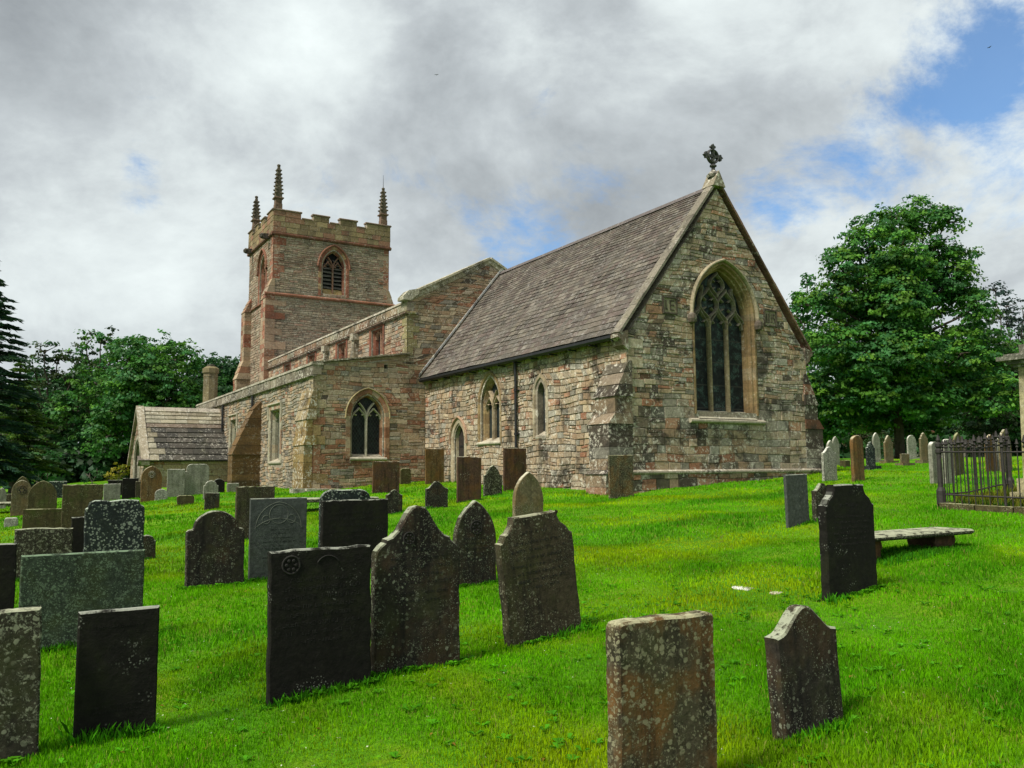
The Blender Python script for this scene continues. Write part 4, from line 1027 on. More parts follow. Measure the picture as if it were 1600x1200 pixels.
def deco_slate(root,w,h):
    top=arch(0,h*.62,h*.62,w*.40,h*.33,0,9)
    rb2(top[1:-1],root,'carved_arch',.006,.002,LINE); rb2(arc(0,h*.30,w*.62,132,48,10),root,'carved_arch',.006,.002,LINE)
    for cx,cz,r in ((0,h*.80,.085*w/.62*1.2),(-.22*w,h*.735,.05),(.22*w,h*.735,.05)): rb2(circ(cx,cz,r),root,'carved_ring',.005,.002,LINE,True)
    for k,(a,z,s) in enumerate([(.16,.60,.016),(.14,.555,.012),(.27,.50,.012),(.30,.45,.014),(.10,.40,.012),(.24,.36,.026),(.2,.31,.012),(.28,.26,.012)]): letters(root,-a*w,a*w,z*h,s,k)
def deco_ros(cx,cz,r,c2=None):
    def f(root,w,h):
        rb2(circ(cx*w,cz*h,r),root,'carved_rosette',.012,.006,c2 or LINE2,True)
        for k in range(6):
            a=k*math.pi/3; b=MB(); b.lathe(0,0,[(.001,0),(r*.22,.004),(r*.12,.010)],6,(.1,.1,.1)); o=b.build('rosette_petal',c2 or LINE2,root); o.matrix_local=Matrix.Translation((cx*w+r*.55*math.cos(a),0.,cz*h+r*.55*math.sin(a)))@Matrix.Rotation(math.pi/2,4,'X')
    return f
FAINT=simple('faint worn lettering',(.014,.013,.011),.9)
LINE2=simple('worn carved relief',(.0125,.0115,.009),.9)
def deco_text(rows,m=INK,s=.016):
    def f(root,w,h):
        for k,(a,z) in enumerate(rows): letters(root,-a*w,a*w,z*h,s,k+int(w*999),m)
    return f
def both(*fs):
    def f(root,w,h):
        for q in fs: q(root,w,h)
    return f
HS=headstone
# nearest rows
HS(-78,60,957,1196,'flat',G['lichen'],'thick grey headstone crusted with lichen, nearest the bottom left corner',t=.12,lean=-1.5)
HS(113,243,953,1152,'flat',G['slate'],'low square black slate headstone in front of the wide green lichened one',t=.075,deco=deco_text([(.3,.86),(.3,.24),(.28,.2)],LINE2,.012),rag=.001)
HS(25,221,864,1012,'flat',G['greenl'],'wide low headstone covered all over in grey green lichen',t=.08,rag=.001)
HS(415,580,857,1085,'flat',G['slate'],'large square topped near black headstone at the front, touching the bell topped lichened stone',t=.09,lean=-.6,deco=both(deco_ros(-.3,.90,.055),lambda r,w,h:rb2(arc(.06*w,h*.86,.08,150,30,8),r,'carved_scroll',.008,.004,LINE2),deco_text([(.3,.78),(.38,.72),(.36,.66),(.38,.60),(.30,.54),(.37,.48),(.34,.42),(.2,.36)],FAINT,.024)),rag=.005)
HS(578,719,790,1046,'bell',G['black'],'tall bell topped headstone spotted with pale lichen, centre front beside the large black stone',t=.13,rag=.004,deco=both(deco_ros(-.12,.80,.04),deco_text([(.22,.72),(.33,.67),(.35,.62),(.30,.57),(.36,.52),(.34,.46),(.25,.41)],INK,.02)))
HS(707,776,782,914,'gothic',G['black'],'dark pointed headstone with carved rosette between the bell topped stone and the leaning one',t=.12,deco=both(deco_ros(0,.68,.07),deco_text([(.3,.54),(.34,.48),(.3,.42),(.34,.36),(.2,.3)],INK,.02)))
HS(788,911,802,1000,'concave',G['brown'],'brown headstone with scooped shoulders leaning to the left, pointed stone peeping above it',t=.12,lean=-6.2,rag=.005,deco=deco_text([(.2,.86),(.34,.78),(.36,.72),(.33,.66),(.37,.60),(.30,.54),(.36,.48),(.22,.42)],INK,.022))
HS(952,1126,965,1262,'squarish',G['orange'],'large square headstone mottled with orange and white lichen, at the bottom edge of the photo',t=.13,rag=.005)
HS(1208,1322,946,1148,'ogee',G['black'],'small bell topped headstone patched with pale green lichen, right foreground',t=.13,lean=-1.5,tip=-2,rag=.004)
HS(1285,1373,757,929,'concave',G['slate'],'tall near black headstone with scooped shoulders in front of the long table tomb',t=.12,rag=.005,deco=both(deco_text([(.22,.80)],INK,.03),deco_text([(.33,.70),(.36,.65),(.34,.6),(.36,.55),(.3,.5),(.36,.45)],FAINT,.018)))
HS(288,381,798,916,'rshoulder',G['black'],'black round headed headstone with reddish worn foot, left of the pale slate with carved arch',t=.13,lean=-.5,rag=.004)
HS(387,478,778,904,'flat',G['greyslate'],'smooth grey slate headstone scored with a pointed arch and rings',t=.05,rag=0,deco=deco_slate)
HS(366,428,760,842,'flat',G['brown'],'dark brown square headstone directly behind the grey slate with scored arch',t=.11)
HS(499,606,781,900,'flat',G['slate'],'square black headstone with pale upper edge, behind the large front black stone',t=.10,rag=.005,deco=deco_text([(.3,.82),(.38,.74),(.36,.66),(.38,.58),(.3,.5)],FAINT,.026))
HS(497,579,765,868,'rcorner',G['bluelich'],'dark headstone with rounded corners and small pale emblem, showing just above the square black one',t=.10,deco=deco_ros(.34,.93,.03))
HS(602,629,765,803,'ogee',G['black'],'little dark bell topped headstone right of the two stacked black ones',t=.09)
HS(581,624,721,771,'flat',G['red'],'square dark red headstone below the two light aisle window',t=.09,lean=.5)
HS(625,642,732,757,'rcorner',G['mossy'],'small faint grey green headstone against the wall right of the dark red one')
HS(664,694,701,756,'flat',G['rust'],'rusty brown headstone with pale stained top near the nave and chancel corner',t=.09)
HS(664,700,752,794,'ogee',G['black'],'small dark bell topped headstone in front of the rusty brown one')
HS(713,752,713,783,'slant',G['red'],'tall dark brown headstone in front of the little chancel door',lean=.8,t=.10)
HS(755,785,727,775,'cusped',G['lichen'],'small pointed headstone, dark above and yellow lichened below, between two dark red ones')
HS(786,823,700,767,'flat',G['red'],'tall square dark red headstone standing under the chancel downpipe',t=.10)
HS(801,850,737,833,'gothic',G['tan'],'pointed yellowish headstone rising behind the leaning brown one',t=.13,rag=.005)
HS(951,991,711,778,'flat',G['orange'],'square orange lichened headstone against the chancel corner buttress',t=.08)
# right of the gable
HS(1228,1266,741,821,'flat',G['greyslate'],'plain narrow dark grey headstone on the lawn right of the gable',t=.07,lean=-1.2,rag=0)
HS(1270,1302,755,813,'ogee',G['black'],'small scroll topped headstone half hidden behind the tall near black one',t=.11)
HS(1285,1309,698,752,'ogee',G['white'],'pale grey headstone with white crusted crest at the right end of the gable')
HS(1292,1306,688,738,'gothic',G['grey'],'pointed grey headstone just behind the white crusted one')
HS(1301,1313,682,728,'gothic',G['grey'],'slim pointed grey green headstone further back left of the small cross')
HS(1313,1325,689,711,'cross',G['tan'],'small stone cross in the distance left of the orange headstone',t=.15,name='stone_cross',cat='grave cross',rag=0)
HS(1331,1352,680,752,'round',G['rust'],'tall orange brown round headed headstone on the far lawn',t=.13,rag=.004)
HS(1354,1369,690,733,'cusped',G['bluelich'],'dark grey scroll topped headstone on a low plinth right of the orange one',kerb=True)
HS(1314,1329,719,731,'flat',G['mossy'],'low dark stump of a headstone left of the tall orange one',t=.3)
HS(1364,1377,676,722,'gothic',G['grey'],'tall pointed headstone behind the dark grey scroll topped one',kerb=True)
HS(1382,1397,680,724,'gshoulder',G['tan'],'shouldered pointed headstone on a pale base in the far row',kerb=True)
HS(1401,1414,681,716,'gothic',G['grey'],'slim grey pointed headstone in the far row above the short square one')
HS(1407,1422,709,728,'flat',G['tan'],'short square tan headstone in front of the far row',kerb=True)
HS(1418,1433,680,717,'round',G['white'],'round topped headstone streaked dark and white in the far row',kerb=True)
HS(1438,1452,676,723,'cusped',G['tan'],'lumpy carved pointed headstone on a pale kerb left of the red round one',kerb=True)
HS(1433,1443,683,712,'gothic',G['grey'],'narrow headstone just behind the lumpy carved one')
HS(1451,1466,673,706,'round',G['pink'],'pinkish red round headed headstone in the far row')
HS(1454,1471,690,756,'round',G['grey'],'tall grey round headed headstone just left of the iron railing corner',t=.14,rag=.004)
HS(1475,1493,686,757,'round',G['grey'],'grey round headstone seen through the left end of the railings',t=.13)
HS(1491,1508,676,742,'gothic',G['mossy'],'pointed brown headstone behind the railings next to the grey round one')
HS(1541,1559,679,738,'gothic',G['rust'],'pointed reddish headstone behind the middle of the railings')
HS(1558,1569,681,735,'gothic',G['grey'],'narrow pointed headstone tucked behind a taller one near the monument')
HS(1563,1583,671,738,'gothic',G['tan'],'tallest pointed headstone behind the railings beside the monument')
# left ground
HS(-6,9,762,795,'gothic',G['grey'],'pale green pointed headstone at the far left edge')
HS(16,48,750,806,'widegothic',G['tan'],'pointed tan headstone with carved arch, far left',deco=deco_ros(0,.72,.12))
HS(20,46,744,794,'gothic',G['mossy'],'pointed brown headstone close behind the tan one with carved arch')
HS(42,88,751,806,'widegothic',G['mossy'],'broad mossy pointed headstone left of the long mossy one',t=.13)
HS(9,20,772,792,'rcorner',G['brown'],'small brown headstone at the far left between two pointed ones')
HS(94,158,757,842,'flat',G['mossy'],'long mossy brown square headstone behind the dark one with white blotches',t=.12,rag=.006)
HS(76,104,752,778,'flat',G['bluelich'],'dark green square headstone far back left')
HS(161,188,756,782,'flat',G['grey'],'grey square headstone far back with pale rim')
HS(168,192,750,774,'flat',G['slate'],'dark headstone behind the grey pale rimmed one')
HS(190,216,747,779,'flat',G['slate'],'dark square headstone left of the brown arched one with a roundel',t=.09)
HS(211,224,752,778,'flat',G['brown'],'narrow dark headstone wedged behind the brown arched one')
HS(219,252,728,783,'widegothic',G['rust'],'brown arched headstone with a small round roundel, in front of the porch',t=.12,deco=deco_ros(0,.76,.10,G['grey']))
HS(241,262,764,781,'round',G['white'],'knee high round stone crusted white beside the brown arched one',rag=.01)
HS(260,288,733,777,'flat',G['grey'],'pale grey square headstone leaning on the porch wall, left one')
HS(269,297,736,776,'lowround',G['grey'],'grey round headed headstone in front of the pale ones by the porch wall')
HS(290,326,725,773,'rcorner',G['grey'],'tallest pale grey streaked headstone against the porch wall',t=.10)
HS(276,303,774,789,'worn',G['mossy'],'low broken mossy stump of a headstone in front of the porch',rag=.015)
HS(317,341,751,780,'rshoulder',G['grey'],'short greenish headstone right of the pale ones by the porch')
HS(332,351,748,770,'round',G['slate'],'dark round topped headstone at the porch and aisle corner')
HS(319,343,770,796,'flat',G['black'],'small dark block headstone with pale top on the lawn before the porch',t=.10)
HS(354,373,755,770,'flat',G['grey'],'low grey headstone at the foot of the sloping aisle buttress')
HS(33,103,795,845,'flat',G['mossy'],'wide dark green headstone behind the crusted peaked one',t=.11)
HS(19,111,825,905,'slant',G['lichen'],'wide grey headstone with slightly peaked top blotched with lichen',t=.12,rag=.005)
HS(108,134,808,884,'flat',G['slate'],'narrow black headstone squeezed left of the blue black one',t=.09)
HS(128,223,781,896,'worn',G['bluelich'],'blue black headstone with worn pale top and white lichen blotches',t=.13,rag=.006)
HS(214,243,836,874,'rshoulder',G['black'],'low dark shouldered headstone just right of the blue black one')
HS(-58,20,851,985,'flat',G['slate'],'dark headstone at the left edge behind the thick lichen crusted one',t=.09)
hs=HS(6,28,809,823,'rcorner',G['white'],'small white carved tablet standing in the grass far left',t=.12)
# flat stones lying in the grass
def flatstone(px,py,w_,l_,h_,m,label,yaw=0,name='ledger_stone'):
    W=onground(px,py); o=slab_mesh(name,[(x,z) for x,z in [(-w_/2,-l_/2),(-w_*.52,l_*.1),(-w_*.45,l_/2),(w_*.4,l_*.52),(w_/2,l_*.2),(w_*.46,-l_/2)]],h_,m,sink=0,rag=.02)
    o.matrix_world=Matrix.Translation((W.x,W.y,gh(W.x,W.y)-.012))@Matrix.Rotation(R(31+yaw),4,'Z')@Matrix.Rotation(R(-90),4,'X')@Matrix.Rotation(0,4,'Z')
    tag(o,label,'grave slab'); return o
flatstone(1178,914,.42,.22,.06,G['white'],'pale flat stone sunk in the lawn left of the tall near black headstone')
flatstone(1228,921,.40,.10,.05,G['tan'],'thin sliver of flat stone in the grass, right one of the two sunk slabs')
# ledger on supports behind the grey slate
def table_tomb(px0,px1,ytop,ybase,label,depth=.75,legs=((.12,),( .88,)),th=.09,yaw=0,zt=None,legw=.36,m=None):
    W=onground((px0+px1)/2,ybase); ya=R(31+yaw); d_=Vector((math.cos(ya),math.sin(ya),0)); n=Vector((-d_.y,d_.x,0))
    def hit(px,py):
        r=ray(px,py); k=(W-Vector((0,0,EYE))).dot(n)/r.dot(n); return Vector((0,0,EYE))+r*k
    a=(hit(px0,ybase)-W).dot(d_); b=(hit(px1,ybase)-W).dot(d_); h=hit((px0+px1)/2,ytop).z-W.z; L=b-a; c=W+d_*(a+b)/2
    e=empty('table_tomb',(c.x,c.y,W.z),ya); tag(e,label,'table tomb')
    o=slab_mesh('tabletop',[(-L/2,-depth*.1),(-L/2,depth*.9),(L/2,depth*.9),(L/2,-depth*.1)],th,m or G['lichen'],e,bev=.02,sink=0,rag=.004)
    o.matrix_local=Matrix.Translation((0,0,h))@Matrix.Rotation(R(-90),4,'X')
    # top faces the sky: Rx(-90) maps local z to +y and local y to -z
    for (f,) in legs:
        x=-L/2+L*f; b_=MB(); l=legw
        pr=[(-l*.40,-.3),(-l*.46,.06),(-l*.5,(h-th)*.55),(-l*.44,h-th),(l*.44,h-th),(l*.5,(h-th)*.55),(l*.42,.06),(l*.40,-.3)]
        b_.prism([(x+q,.05,z) for q,z in pr],(0,depth*.7,0)); b_.build('pedestal',G['red'],e)
    return e
table_tomb(1352,1518,832,864,'low table tomb, thin mossy slab on stumpy stone pedestals by the railings',depth=.5,th=.06,legs=((.08,),(.78,)),legw=.42)
table_tomb(455,590,778,796,'ledger slab on low blocks half hidden behind the black headstones',depth=.8,th=.10,legw=.3)
table_tomb(-70,34,786,806,'grey table tomb at the far left edge, seen end on',depth=1.0,th=.07,legs=((.1,),(.93,)),legw=.4)
# ============================================================ RAILED ENCLOSURE AND MONUMENT
A0=onground(1472,795); u_=Vector((math.cos(R(31)),math.sin(R(31)),0)); w_=Vector((-math.sin(R(31)),math.cos(R(31)),0))
RL=empty('iron_railing',(A0.x,A0.y,A0.z),R(31)); tag(RL,'spiked iron railing round a grave plot on a mossy stone kerb','railing')
LX,LY=2.1,-3.0     # extends +u and -w
# follow the ground: z offset of a local point
def lz(x,y): p=A0+u_*x+w_*y; return gh(p.x,p.y)-A0.z
mb=MB()
zr=.10
for (xa,ya_,xb,yb_) in ((0,0,0,LY),(0,0,LX,0),(LX,0,LX,LY)):
    L=math.hypot(xb-xa,yb_-ya_); n=int(L/.6)
    for k in range(n):
        f0,f1=k/n+.004,(k+1)/n-.004; cxs=[(xa+(xb-xa)*f,ya_+(yb_-ya_)*f) for f in (f0,f1)]
        sx_,sy_=(0.09,0) if xa==xb else (0,.09)
        vs=[]
        for (x,y) in cxs:
            for s in (-1,1):
                j=rnd.uniform(-.006,.006)
                for z in (-.3,zr+j): vs.append((x+s*sx_,y+s*sy_,lz(x,y)+z))
        mb.add(vs,[(0,1,3,2),(4,6,7,5),(0,4,5,1),(2,3,7,6),(1,5,7,3)],(.3,.3,.3))
mb.build('kerb',G['mossy'],RL)
def finial(mb,x,y,z,s=1.):
    mb.lathe(x,y,[(.012*s,z),(.026*s,z+.02*s),(.012*s,z+.04*s),(.010*s,z+.05*s),(.034*s,z+.075*s),(.024*s,z+.095*s),(.008*s,z+.16*s)],6,(.1,.1,.1))
bars=0
for (xa,ya_,xb,yb_) in ((0,0,0,LY),(0,0,LX,0)):
    L=math.hypot(xb-xa,yb_-ya_); n=int(L/.115)
    rl=MB(); rl2=MB()
    for q in range(n):
        f0,f1=q/n,(q+1)/n
        p=[(xa+(xb-xa)*f,ya_+(yb_-ya_)*f) for f in (f0,f1)]
        for zo,rr in ((.84,rl),(.14,rl2)): rr.tube((p[0][0],p[0][1],lz(*p[0])+zr+zo),(p[1][0],p[1][1],lz(*p[1])+zr+zo),.014,n=4)
    rl.build('rail',M['rail'],RL); rl2.build('rail',M['rail'],RL)
    for k in range(1,n):
        x,y=xa+(xb-xa)*k/n,ya_+(yb_-ya_)*k/n; z=lz(x,y)+zr
        b=MB(); stout=(k%9==0); r=.020 if stout else .009
        b.tube((x+rnd.uniform(-.006,.006),y+rnd.uniform(-.006,.006),z-.03),(x,y,z+.90),r,n=6); finial(b,x,y,z+.90,1.25 if k%3==0 else .9); b.build('bar',M['rail'],RL); bars+=1
for (x,y) in ((0,0),(LX,0),(0,LY*.72)):
    z=lz(x,y)+zr; b=MB()
    b.lathe(x,y,[(.075,z-.02),(.075,z+.20),(.055,z+.24),(.045,z+.26),(.038,z+.80),(.055,z+.83),(.055,z+.88),(.03,z+.90),(.05,z+.93),(.05,z+.98),(.02,z+1.0),(.035,z+1.04),(.01,z+1.13)],8,(.1,.1,.1)); b.build('post',M['rail'],RL)
# weeds inside the plot come with the grass below
A=A0+u_*.86+w_*(-.88)   # monument corner nearest the frame
mo=empty('pedestal_monument',(A.x,A.y,gh(A.x,A.y)),R(31)); tag(mo,'tall square stone pedestal monument with moulded cap inside the iron railings','monument')
Mm=M['ashlar']; MS=stone_mat('olive weathered monument stone',.15,.5,.7,base=(.30,.27,.15))
b=MB(); b.box(-.15,1.15,-1.15,.15,-.2,.28); b.box(-.07,1.07,-1.07,.07,.28,.5); b.build('base',MS,mo)
b=MB(); b.prism([(0,-1,.5),(1,-1,.5),(1,0,.5),(0,0,.5)],(0,0,.001)); z0,z1=.5,2.32
vs=[(0,-1,z0),(1,-1,z0),(1,0,z0),(0,0,z0),(.03,-.97,z1),(.97,-.97,z1),(.97,-.03,z1),(.03,-.03,z1)]
b.add(vs,[(0,1,5,4),(1,2,6,5),(2,3,7,6),(3,0,4,7),(4,5,6,7)]); b.build('shaft',MS,mo)
b=MB(); b.prism([(-.012,-.86,.62),(-.012,-.14,.62),(.012,-.16,2.15),(.012,-.84,2.15)],(.03,0,0)); b.prism([(.14,-1.012,.62),(.86,-1.012,.62),(.84,-.988,2.15),(.16,-.988,2.15)],(0,.03,0)); b.build('inscription_panel',G['greyslate'],mo)
b=MB()
for o,za,zb in ((.02,2.32,2.37),(.10,2.37,2.43),(.20,2.43,2.50),(.12,2.50,2.54),(-.05,2.54,2.70)): b.box(-o,1+o,-1-o,o,za,zb)
b.build('cap',stone_mat('dark weathered cap',.4,.7,.5,base=(.10,.10,.075)),mo)
# ============================================================ FOLIAGE
def leaf_mat(name,tr=.35,sp_=.25):
    m,T=mat(name); P=T.n('ShaderNodeTexCoord').outputs['Object']
    c=T.n('ShaderNodeAttribute',attribute_name='tone').outputs['Color']
    c=T.mix(1.,c,T.ramp(T.noise(P,.8,4,.6),[(.3,.65),(.7,1.35)]),'MULTIPLY')
    fin(T,c,.6,None,spec=sp_,trans=tr); return m
M['leaf']=leaf_mat('tree leaves',.42); M['bark']=simple('bark',(.045,.035,.025),.95,ns=6); M['blade']=leaf_mat('grass blades',.3,.08)
rng=np.random.default_rng(11)
def quads(name,C,A_,B_,colr,m,parent=None):
    """rhombic leaves: centre C, half axes A_, B_"""
    n=len(C); V=np.empty((n,4,3),np.float32); V[:,0]=C-A_; V[:,1]=C-B_; V[:,2]=C+A_; V[:,3]=C+B_
    me=bpy.data.meshes.new(name); me.vertices.add(n*4); me.vertices.foreach_set('co',V.ravel()); me.loops.add(n*4); me.loops.foreach_set('vertex_index',np.arange(n*4,dtype=np.int32))
    me.polygons.add(n); me.polygons.foreach_set('loop_start',np.arange(0,n*4,4,dtype=np.int32)); 
    me.materials.append(m); me.update(calc_edges=True)
    at=me.attributes.new('tone','FLOAT_COLOR','CORNER'); cc=np.ones((n,4,4),np.float32); cc[:,:,:3]=colr[:,None,:]; at.data.foreach_set('color',cc.ravel())
    o=bpy.data.objects.new(name,me); col.objects.link(o)
    if parent: o.parent=parent
    return o
def unit(n): 
    v=rng.normal(size=(n,3)); return v/np.linalg.norm(v,axis=1,keepdims=True)
def leaves_of(blobs,size,cols,dens=1.,tuft=.42,gap=.0):
    Cs=[];Ns=[];Co=[]
    cols=np.array(cols)
    for (c,r) in blobs:
        c=np.array(c); nt=max(10,int(dens*23*r*r)); d0=unit(nt); d0[:,2]*=.85
        rad=r*np.where(rng.random(nt)<.22,rng.uniform(.3,.7,nt),rng.uniform(.72,1.1,nt))
        keep=rng.random(nt)>gap
        tc=c+d0*rad[:,None]; tr_=tuft*rng.uniform(.6,1.35,nt)
        tone=cols[rng.integers(0,len(cols),nt)]*rng.uniform(.75,1.3,(nt,1))
        k=int(.55*(tuft/size)**2*10); 
        for q in range(nt):
            if not keep[q]: continue
            dd=unit(k); dd[:,2]=np.abs(dd[:,2])*.8-.25; p=tc[q]+dd*tr_[q]*rng.uniform(.35,1.05,(k,1)); Cs.append(p)
            nn=dd*.6+d0[q]*.5+np.array([0,0,.5])+rng.normal(size=(k,3))*.45; Ns.append(nn/np.linalg.norm(nn,axis=1,keepdims=True)); Co.append(np.repeat(tone[q][None],k,0)*rng.uniform(.8,1.22,(k,1)))
    C=np.concatenate(Cs);N_=np.concatenate(Ns);Cc=np.concatenate(Co); n=len(C)
    t=np.cross(N_,unit(n)); t/=np.linalg.norm(t,axis=1,keepdims=True)+1e-9; b=np.cross(N_,t); s=size*rng.uniform(.6,1.25,(n,1))*.5
    return C,t*s,b*s*.72,Cc
def limb(mb,p0,p1,r0,r1,seg=5,wig=.12):
    p0=Vector(p0);p1=Vector(p1);L=(p1-p0).length; prev=p0
    for k in range(1,seg+1):
        f=k/seg; p=p0.lerp(p1,f)+(Vector((rnd.uniform(-1,1),rnd.uniform(-1,1),rnd.uniform(-.4,.4)))*wig*L/seg if k<seg else Vector())
        mb.tube(prev,p,r0+(r1-r0)*(k-1)/seg,r0+(r1-r0)*f,7,cap=False); prev=p
def tree(D,pb,trunk_px,label,size,cols,dens=1.,tuft=.42,gap=0.,r0=.35,group=None,name='broadleaf_tree',spread=1.,cat='tree',fork=.3):
    """pb: (px,py,rpx) blobs on the photo at distance D, given depth by jitter"""
    base=atd(trunk_px,700,D); base.z=gh(base.x,base.y); blobs=[]
    for (px,py,rp) in pb:
        dd=D+rnd.uniform(-1,1)*spread*max(1.,rp*D/FPX*1.1); p=atd(px,py,dd); r=rp*dd/FPX; blobs.append((tuple(p-base),r))
        if r>1.4:   # volume behind and in front
            q=atd(px+rnd.uniform(-.3,.3)*rp,py+rnd.uniform(-.1,.3)*rp,D+rnd.choice((-1,1))*r*1.3); blobs.append((tuple(q-base),r*.85))
    e=empty(name,base); tag(e,label,cat,group)
    C,A_,B_,K=leaves_of(blobs,size,cols,dens,tuft,gap); quads('crown',C,A_,B_,K,M['leaf'],e)
    mb=MB(); top=max(b[0][2] for b in blobs); f=Vector((0,0,top*fork)); limb(mb,(0,0,-.3),f,r0,r0*.75,4,.05)
    for c,r in blobs:
        c=Vector(c); 
        if c.z>f.z*.8: 
            mid=f.lerp(c,.45)+Vector((0,0,.08*top)); limb(mb,f,mid,r0*.5,r0*.28,3,.1); limb(mb,mid,c,r0*.28,.03,4,.12)
            for q in range(3): limb(mb,c,c+Vector(unit(1)[0])*r*.8,.05,.015,2,.1)
    mb.build('trunk',M['bark'],e); return e
SYC=[(.040,.145,.022),(.055,.18,.022),(.030,.115,.024),(.085,.22,.020),(.042,.15,.040)]
DK=[(.025,.085,.022),(.036,.115,.022),(.020,.072,.024)]
BR=[(.030,.055,.014),(.040,.065,.015),(.022,.050,.016)]
YG=[(.09,.16,.012),(.06,.13,.012),(.045,.11,.012)]
tree(44,[(1430,345,40),(1478,348,26),(1395,352,36),(1352,372,36),(1318,395,26),(1400,405,44),(1352,425,40),(1468,398,26),(1440,430,30),(1503,400,20),(1268,478,30),(1300,470,34),(1345,480,52),(1410,485,50),(1475,470,36),(1515,455,22),(1285,540,44),(1345,560,56),(1425,560,56),(1490,540,44),(1300,620,46),(1370,635,50),(1440,630,50),(1490,620,40),(1318,425,32),(1490,432,34),(1445,405,40),(1385,430,44),(1470,440,40),(1555,620,40),(1545,560,36),(1400,470,44),(1410,520,46),(1380,500,40),(1530,480,30),(1525,540,40),(1520,600,40),(1255,600,30),(1262,650,26),(1440,670,30),(1360,600,46),(1400,590,46),(1320,670,26),(1285,672,22)],1405,'large dense sycamore rising above the right hand headstones',.20,SYC+[(.085,.19,.016)],tuft=.5,gap=.05,r0=.28,dens=1.6)
tree(52,[(1530,500,30),(1560,560,50),(1525,610,46),(1590,620,50),(1550,660,40),(1620,560,50),(1660,600,60),(1600,680,30)],1560,'brownish green tree to the right of the large sycamore',.24,BR+SYC[:1],tuft=.55,gap=.1)
tree(47,[(1255,470,16),(1250,500,20),(1262,440,10)],1262,'narrow green treetop just clear of the gable slope',.2,SYC,tuft=.4,gap=.05,r0=.12)
tree(62,[(1555,455,16),(1572,480,28),(1600,500,34),(1640,480,36),(1590,540,30)],1590,'thin bluish ash tree peeping over the right edge trees',.24,[(.03,.06,.05),(.04,.07,.045)],dens=.55,tuft=.5,gap=.35,r0=.2)
tree(50,[(1238,500,16),(1245,530,22),(1262,560,22),(1262,610,26),(1270,650,26)],1252,'yellow green small tree showing at the right edge of the church',.2,YG,tuft=.4,gap=.1,r0=.15)
tree(58,[(70,550,24),(92,560,18),(52,575,26),(85,605,30),(60,630,36),(100,650,40),(110,600,22)],75,'airy tree with thin top between the conifer and the ash on the left',.25,DK+BR,dens=.7,tuft=.5,gap=.3,r0=.25)
tree(60,[(135,538,22),(158,532,24),(100,590,30),(140,650,40),(90,670,36),(176,548,18),(125,572,24),(160,575,30),(130,615,34),(170,620,34),(120,560,16)],148,'airy tall ash with open crown left of the broad maple',.25,SYC+BR,dens=.7,tuft=.5,gap=.28,r0=.28)
tree(54,[(205,556,36),(240,552,38),(275,562,36),(150,600,40),(110,640,36),(225,590,46),(298,600,26),(215,610,46),(262,625,44),(190,650,42),(240,680,46),(160,680,40),(300,650,30),(288,625,28)],235,'broad bright green maple left of the porch',.23,SYC+[(.05,.14,.015),(.035,.105,.015)],tuft=.5,gap=.06,r0=.35)
tree(66,[(312,580,26),(345,575,26),(372,575,24),(395,590,24),(330,612,32),(365,612,32),(300,640,26)],345,'dark tree behind the round stone chimney',.27,DK,tuft=.55,gap=.05)
tree(46,[(186,738,15),(172,745,10),(198,733,9)],186,'yellow flowering shrub beside the porch gable',.12,[(.20,.20,.01),(.14,.17,.01),(.25,.22,.012)],tuft=.25,r0=.04,name='shrub',cat='shrub',fork=.1)
tree(47,[(140,745,12),(152,740,11)],146,'pale green shrub in shade left of the yellow one',.12,[(.04,.11,.03),(.03,.09,.03)],tuft=.25,r0=.04,name='shrub',cat='shrub',fork=.1)
tree(48,[(60,715,26),(75,735,18),(45,740,16)],62,'bright green sapling under the dark conifer',.16,[(.03,.13,.02),(.02,.09,.02)],tuft=.35,gap=.2,r0=.06,name='shrub',cat='shrub',fork=.1)
tree(52,[(1345,682,20),(1365,678,22),(1390,690,14)],1362,'rounded pale bush under the sycamore behind the far headstones',.16,[(.05,.08,.015),(.04,.07,.015)],tuft=.35,r0=.06,name='shrub',cat='shrub',fork=.1)
# conifer at the left edge
def conifer(D,px,ytop,label,R0,cols,lean=0):
    base=atd(px,700,D); base.z=gh(base.x,base.y); H=atd(px,ytop,D).z-base.z
    e=empty('conifer',base); tag(e,label,'tree')
    Cs=[];As=[];Bs=[];Ks=[]; mb=MB(); limb(mb,(0,0,-.3),(0,0,H),.28,.03,8,.02); cols=np.array(cols)
    z=1.0
    while z<H-.2:
        f=z/H; L=R0*(1-f)**.8*rnd.uniform(.85,1.1); nb=7
        for k in range(nb):
            a=rnd.uniform(0,2*math.pi); l=L*rnd.uniform(.7,1.15); dr=np.array([math.cos(a),math.sin(a),0.])
            up=.25*(f)+.12
            n=int(90*l); t=rng.random(n)**.7; p=np.stack([dr[0]*l*t,dr[1]*l*t,z+up*l*t-.30*l*t*t],1)
            sd=np.cross(dr,[0,0,1]); w_=.55*(1-t*.75)*rng.uniform(-1,1,n)*(.6+.15*l); p+=sd[None]*w_[:,None]; p[:,2]-=np.abs(w_)*.3+rng.uniform(0,.12,n)
            ax=dr[None]*.12+sd[None]*(w_[:,None]*.25)+rng.normal(size=(n,3))*.03; ax[:,2]-=.03
            bx=np.cross(ax,rng.normal(size=(n,3))); bx/=np.linalg.norm(bx,axis=1,keepdims=True); bx*=.035
            Cs.append(p);As.append(ax*rng.uniform(.7,1.4,(n,1)));Bs.append(bx);Ks.append(cols[rng.integers(0,len(cols),n)]*rnd.uniform(.7,1.25))
            mb.tube((0,0,z),(dr[0]*l*.5,dr[1]*l*.5,z+up*l*.5-.07*l),.04,.02,4,cap=False)
        z+=.30
    quads('crown',np.concatenate(Cs),np.concatenate(As),np.concatenate(Bs),np.concatenate(Ks),M['leaf'],e); mb.build('trunk',M['bark'],e)
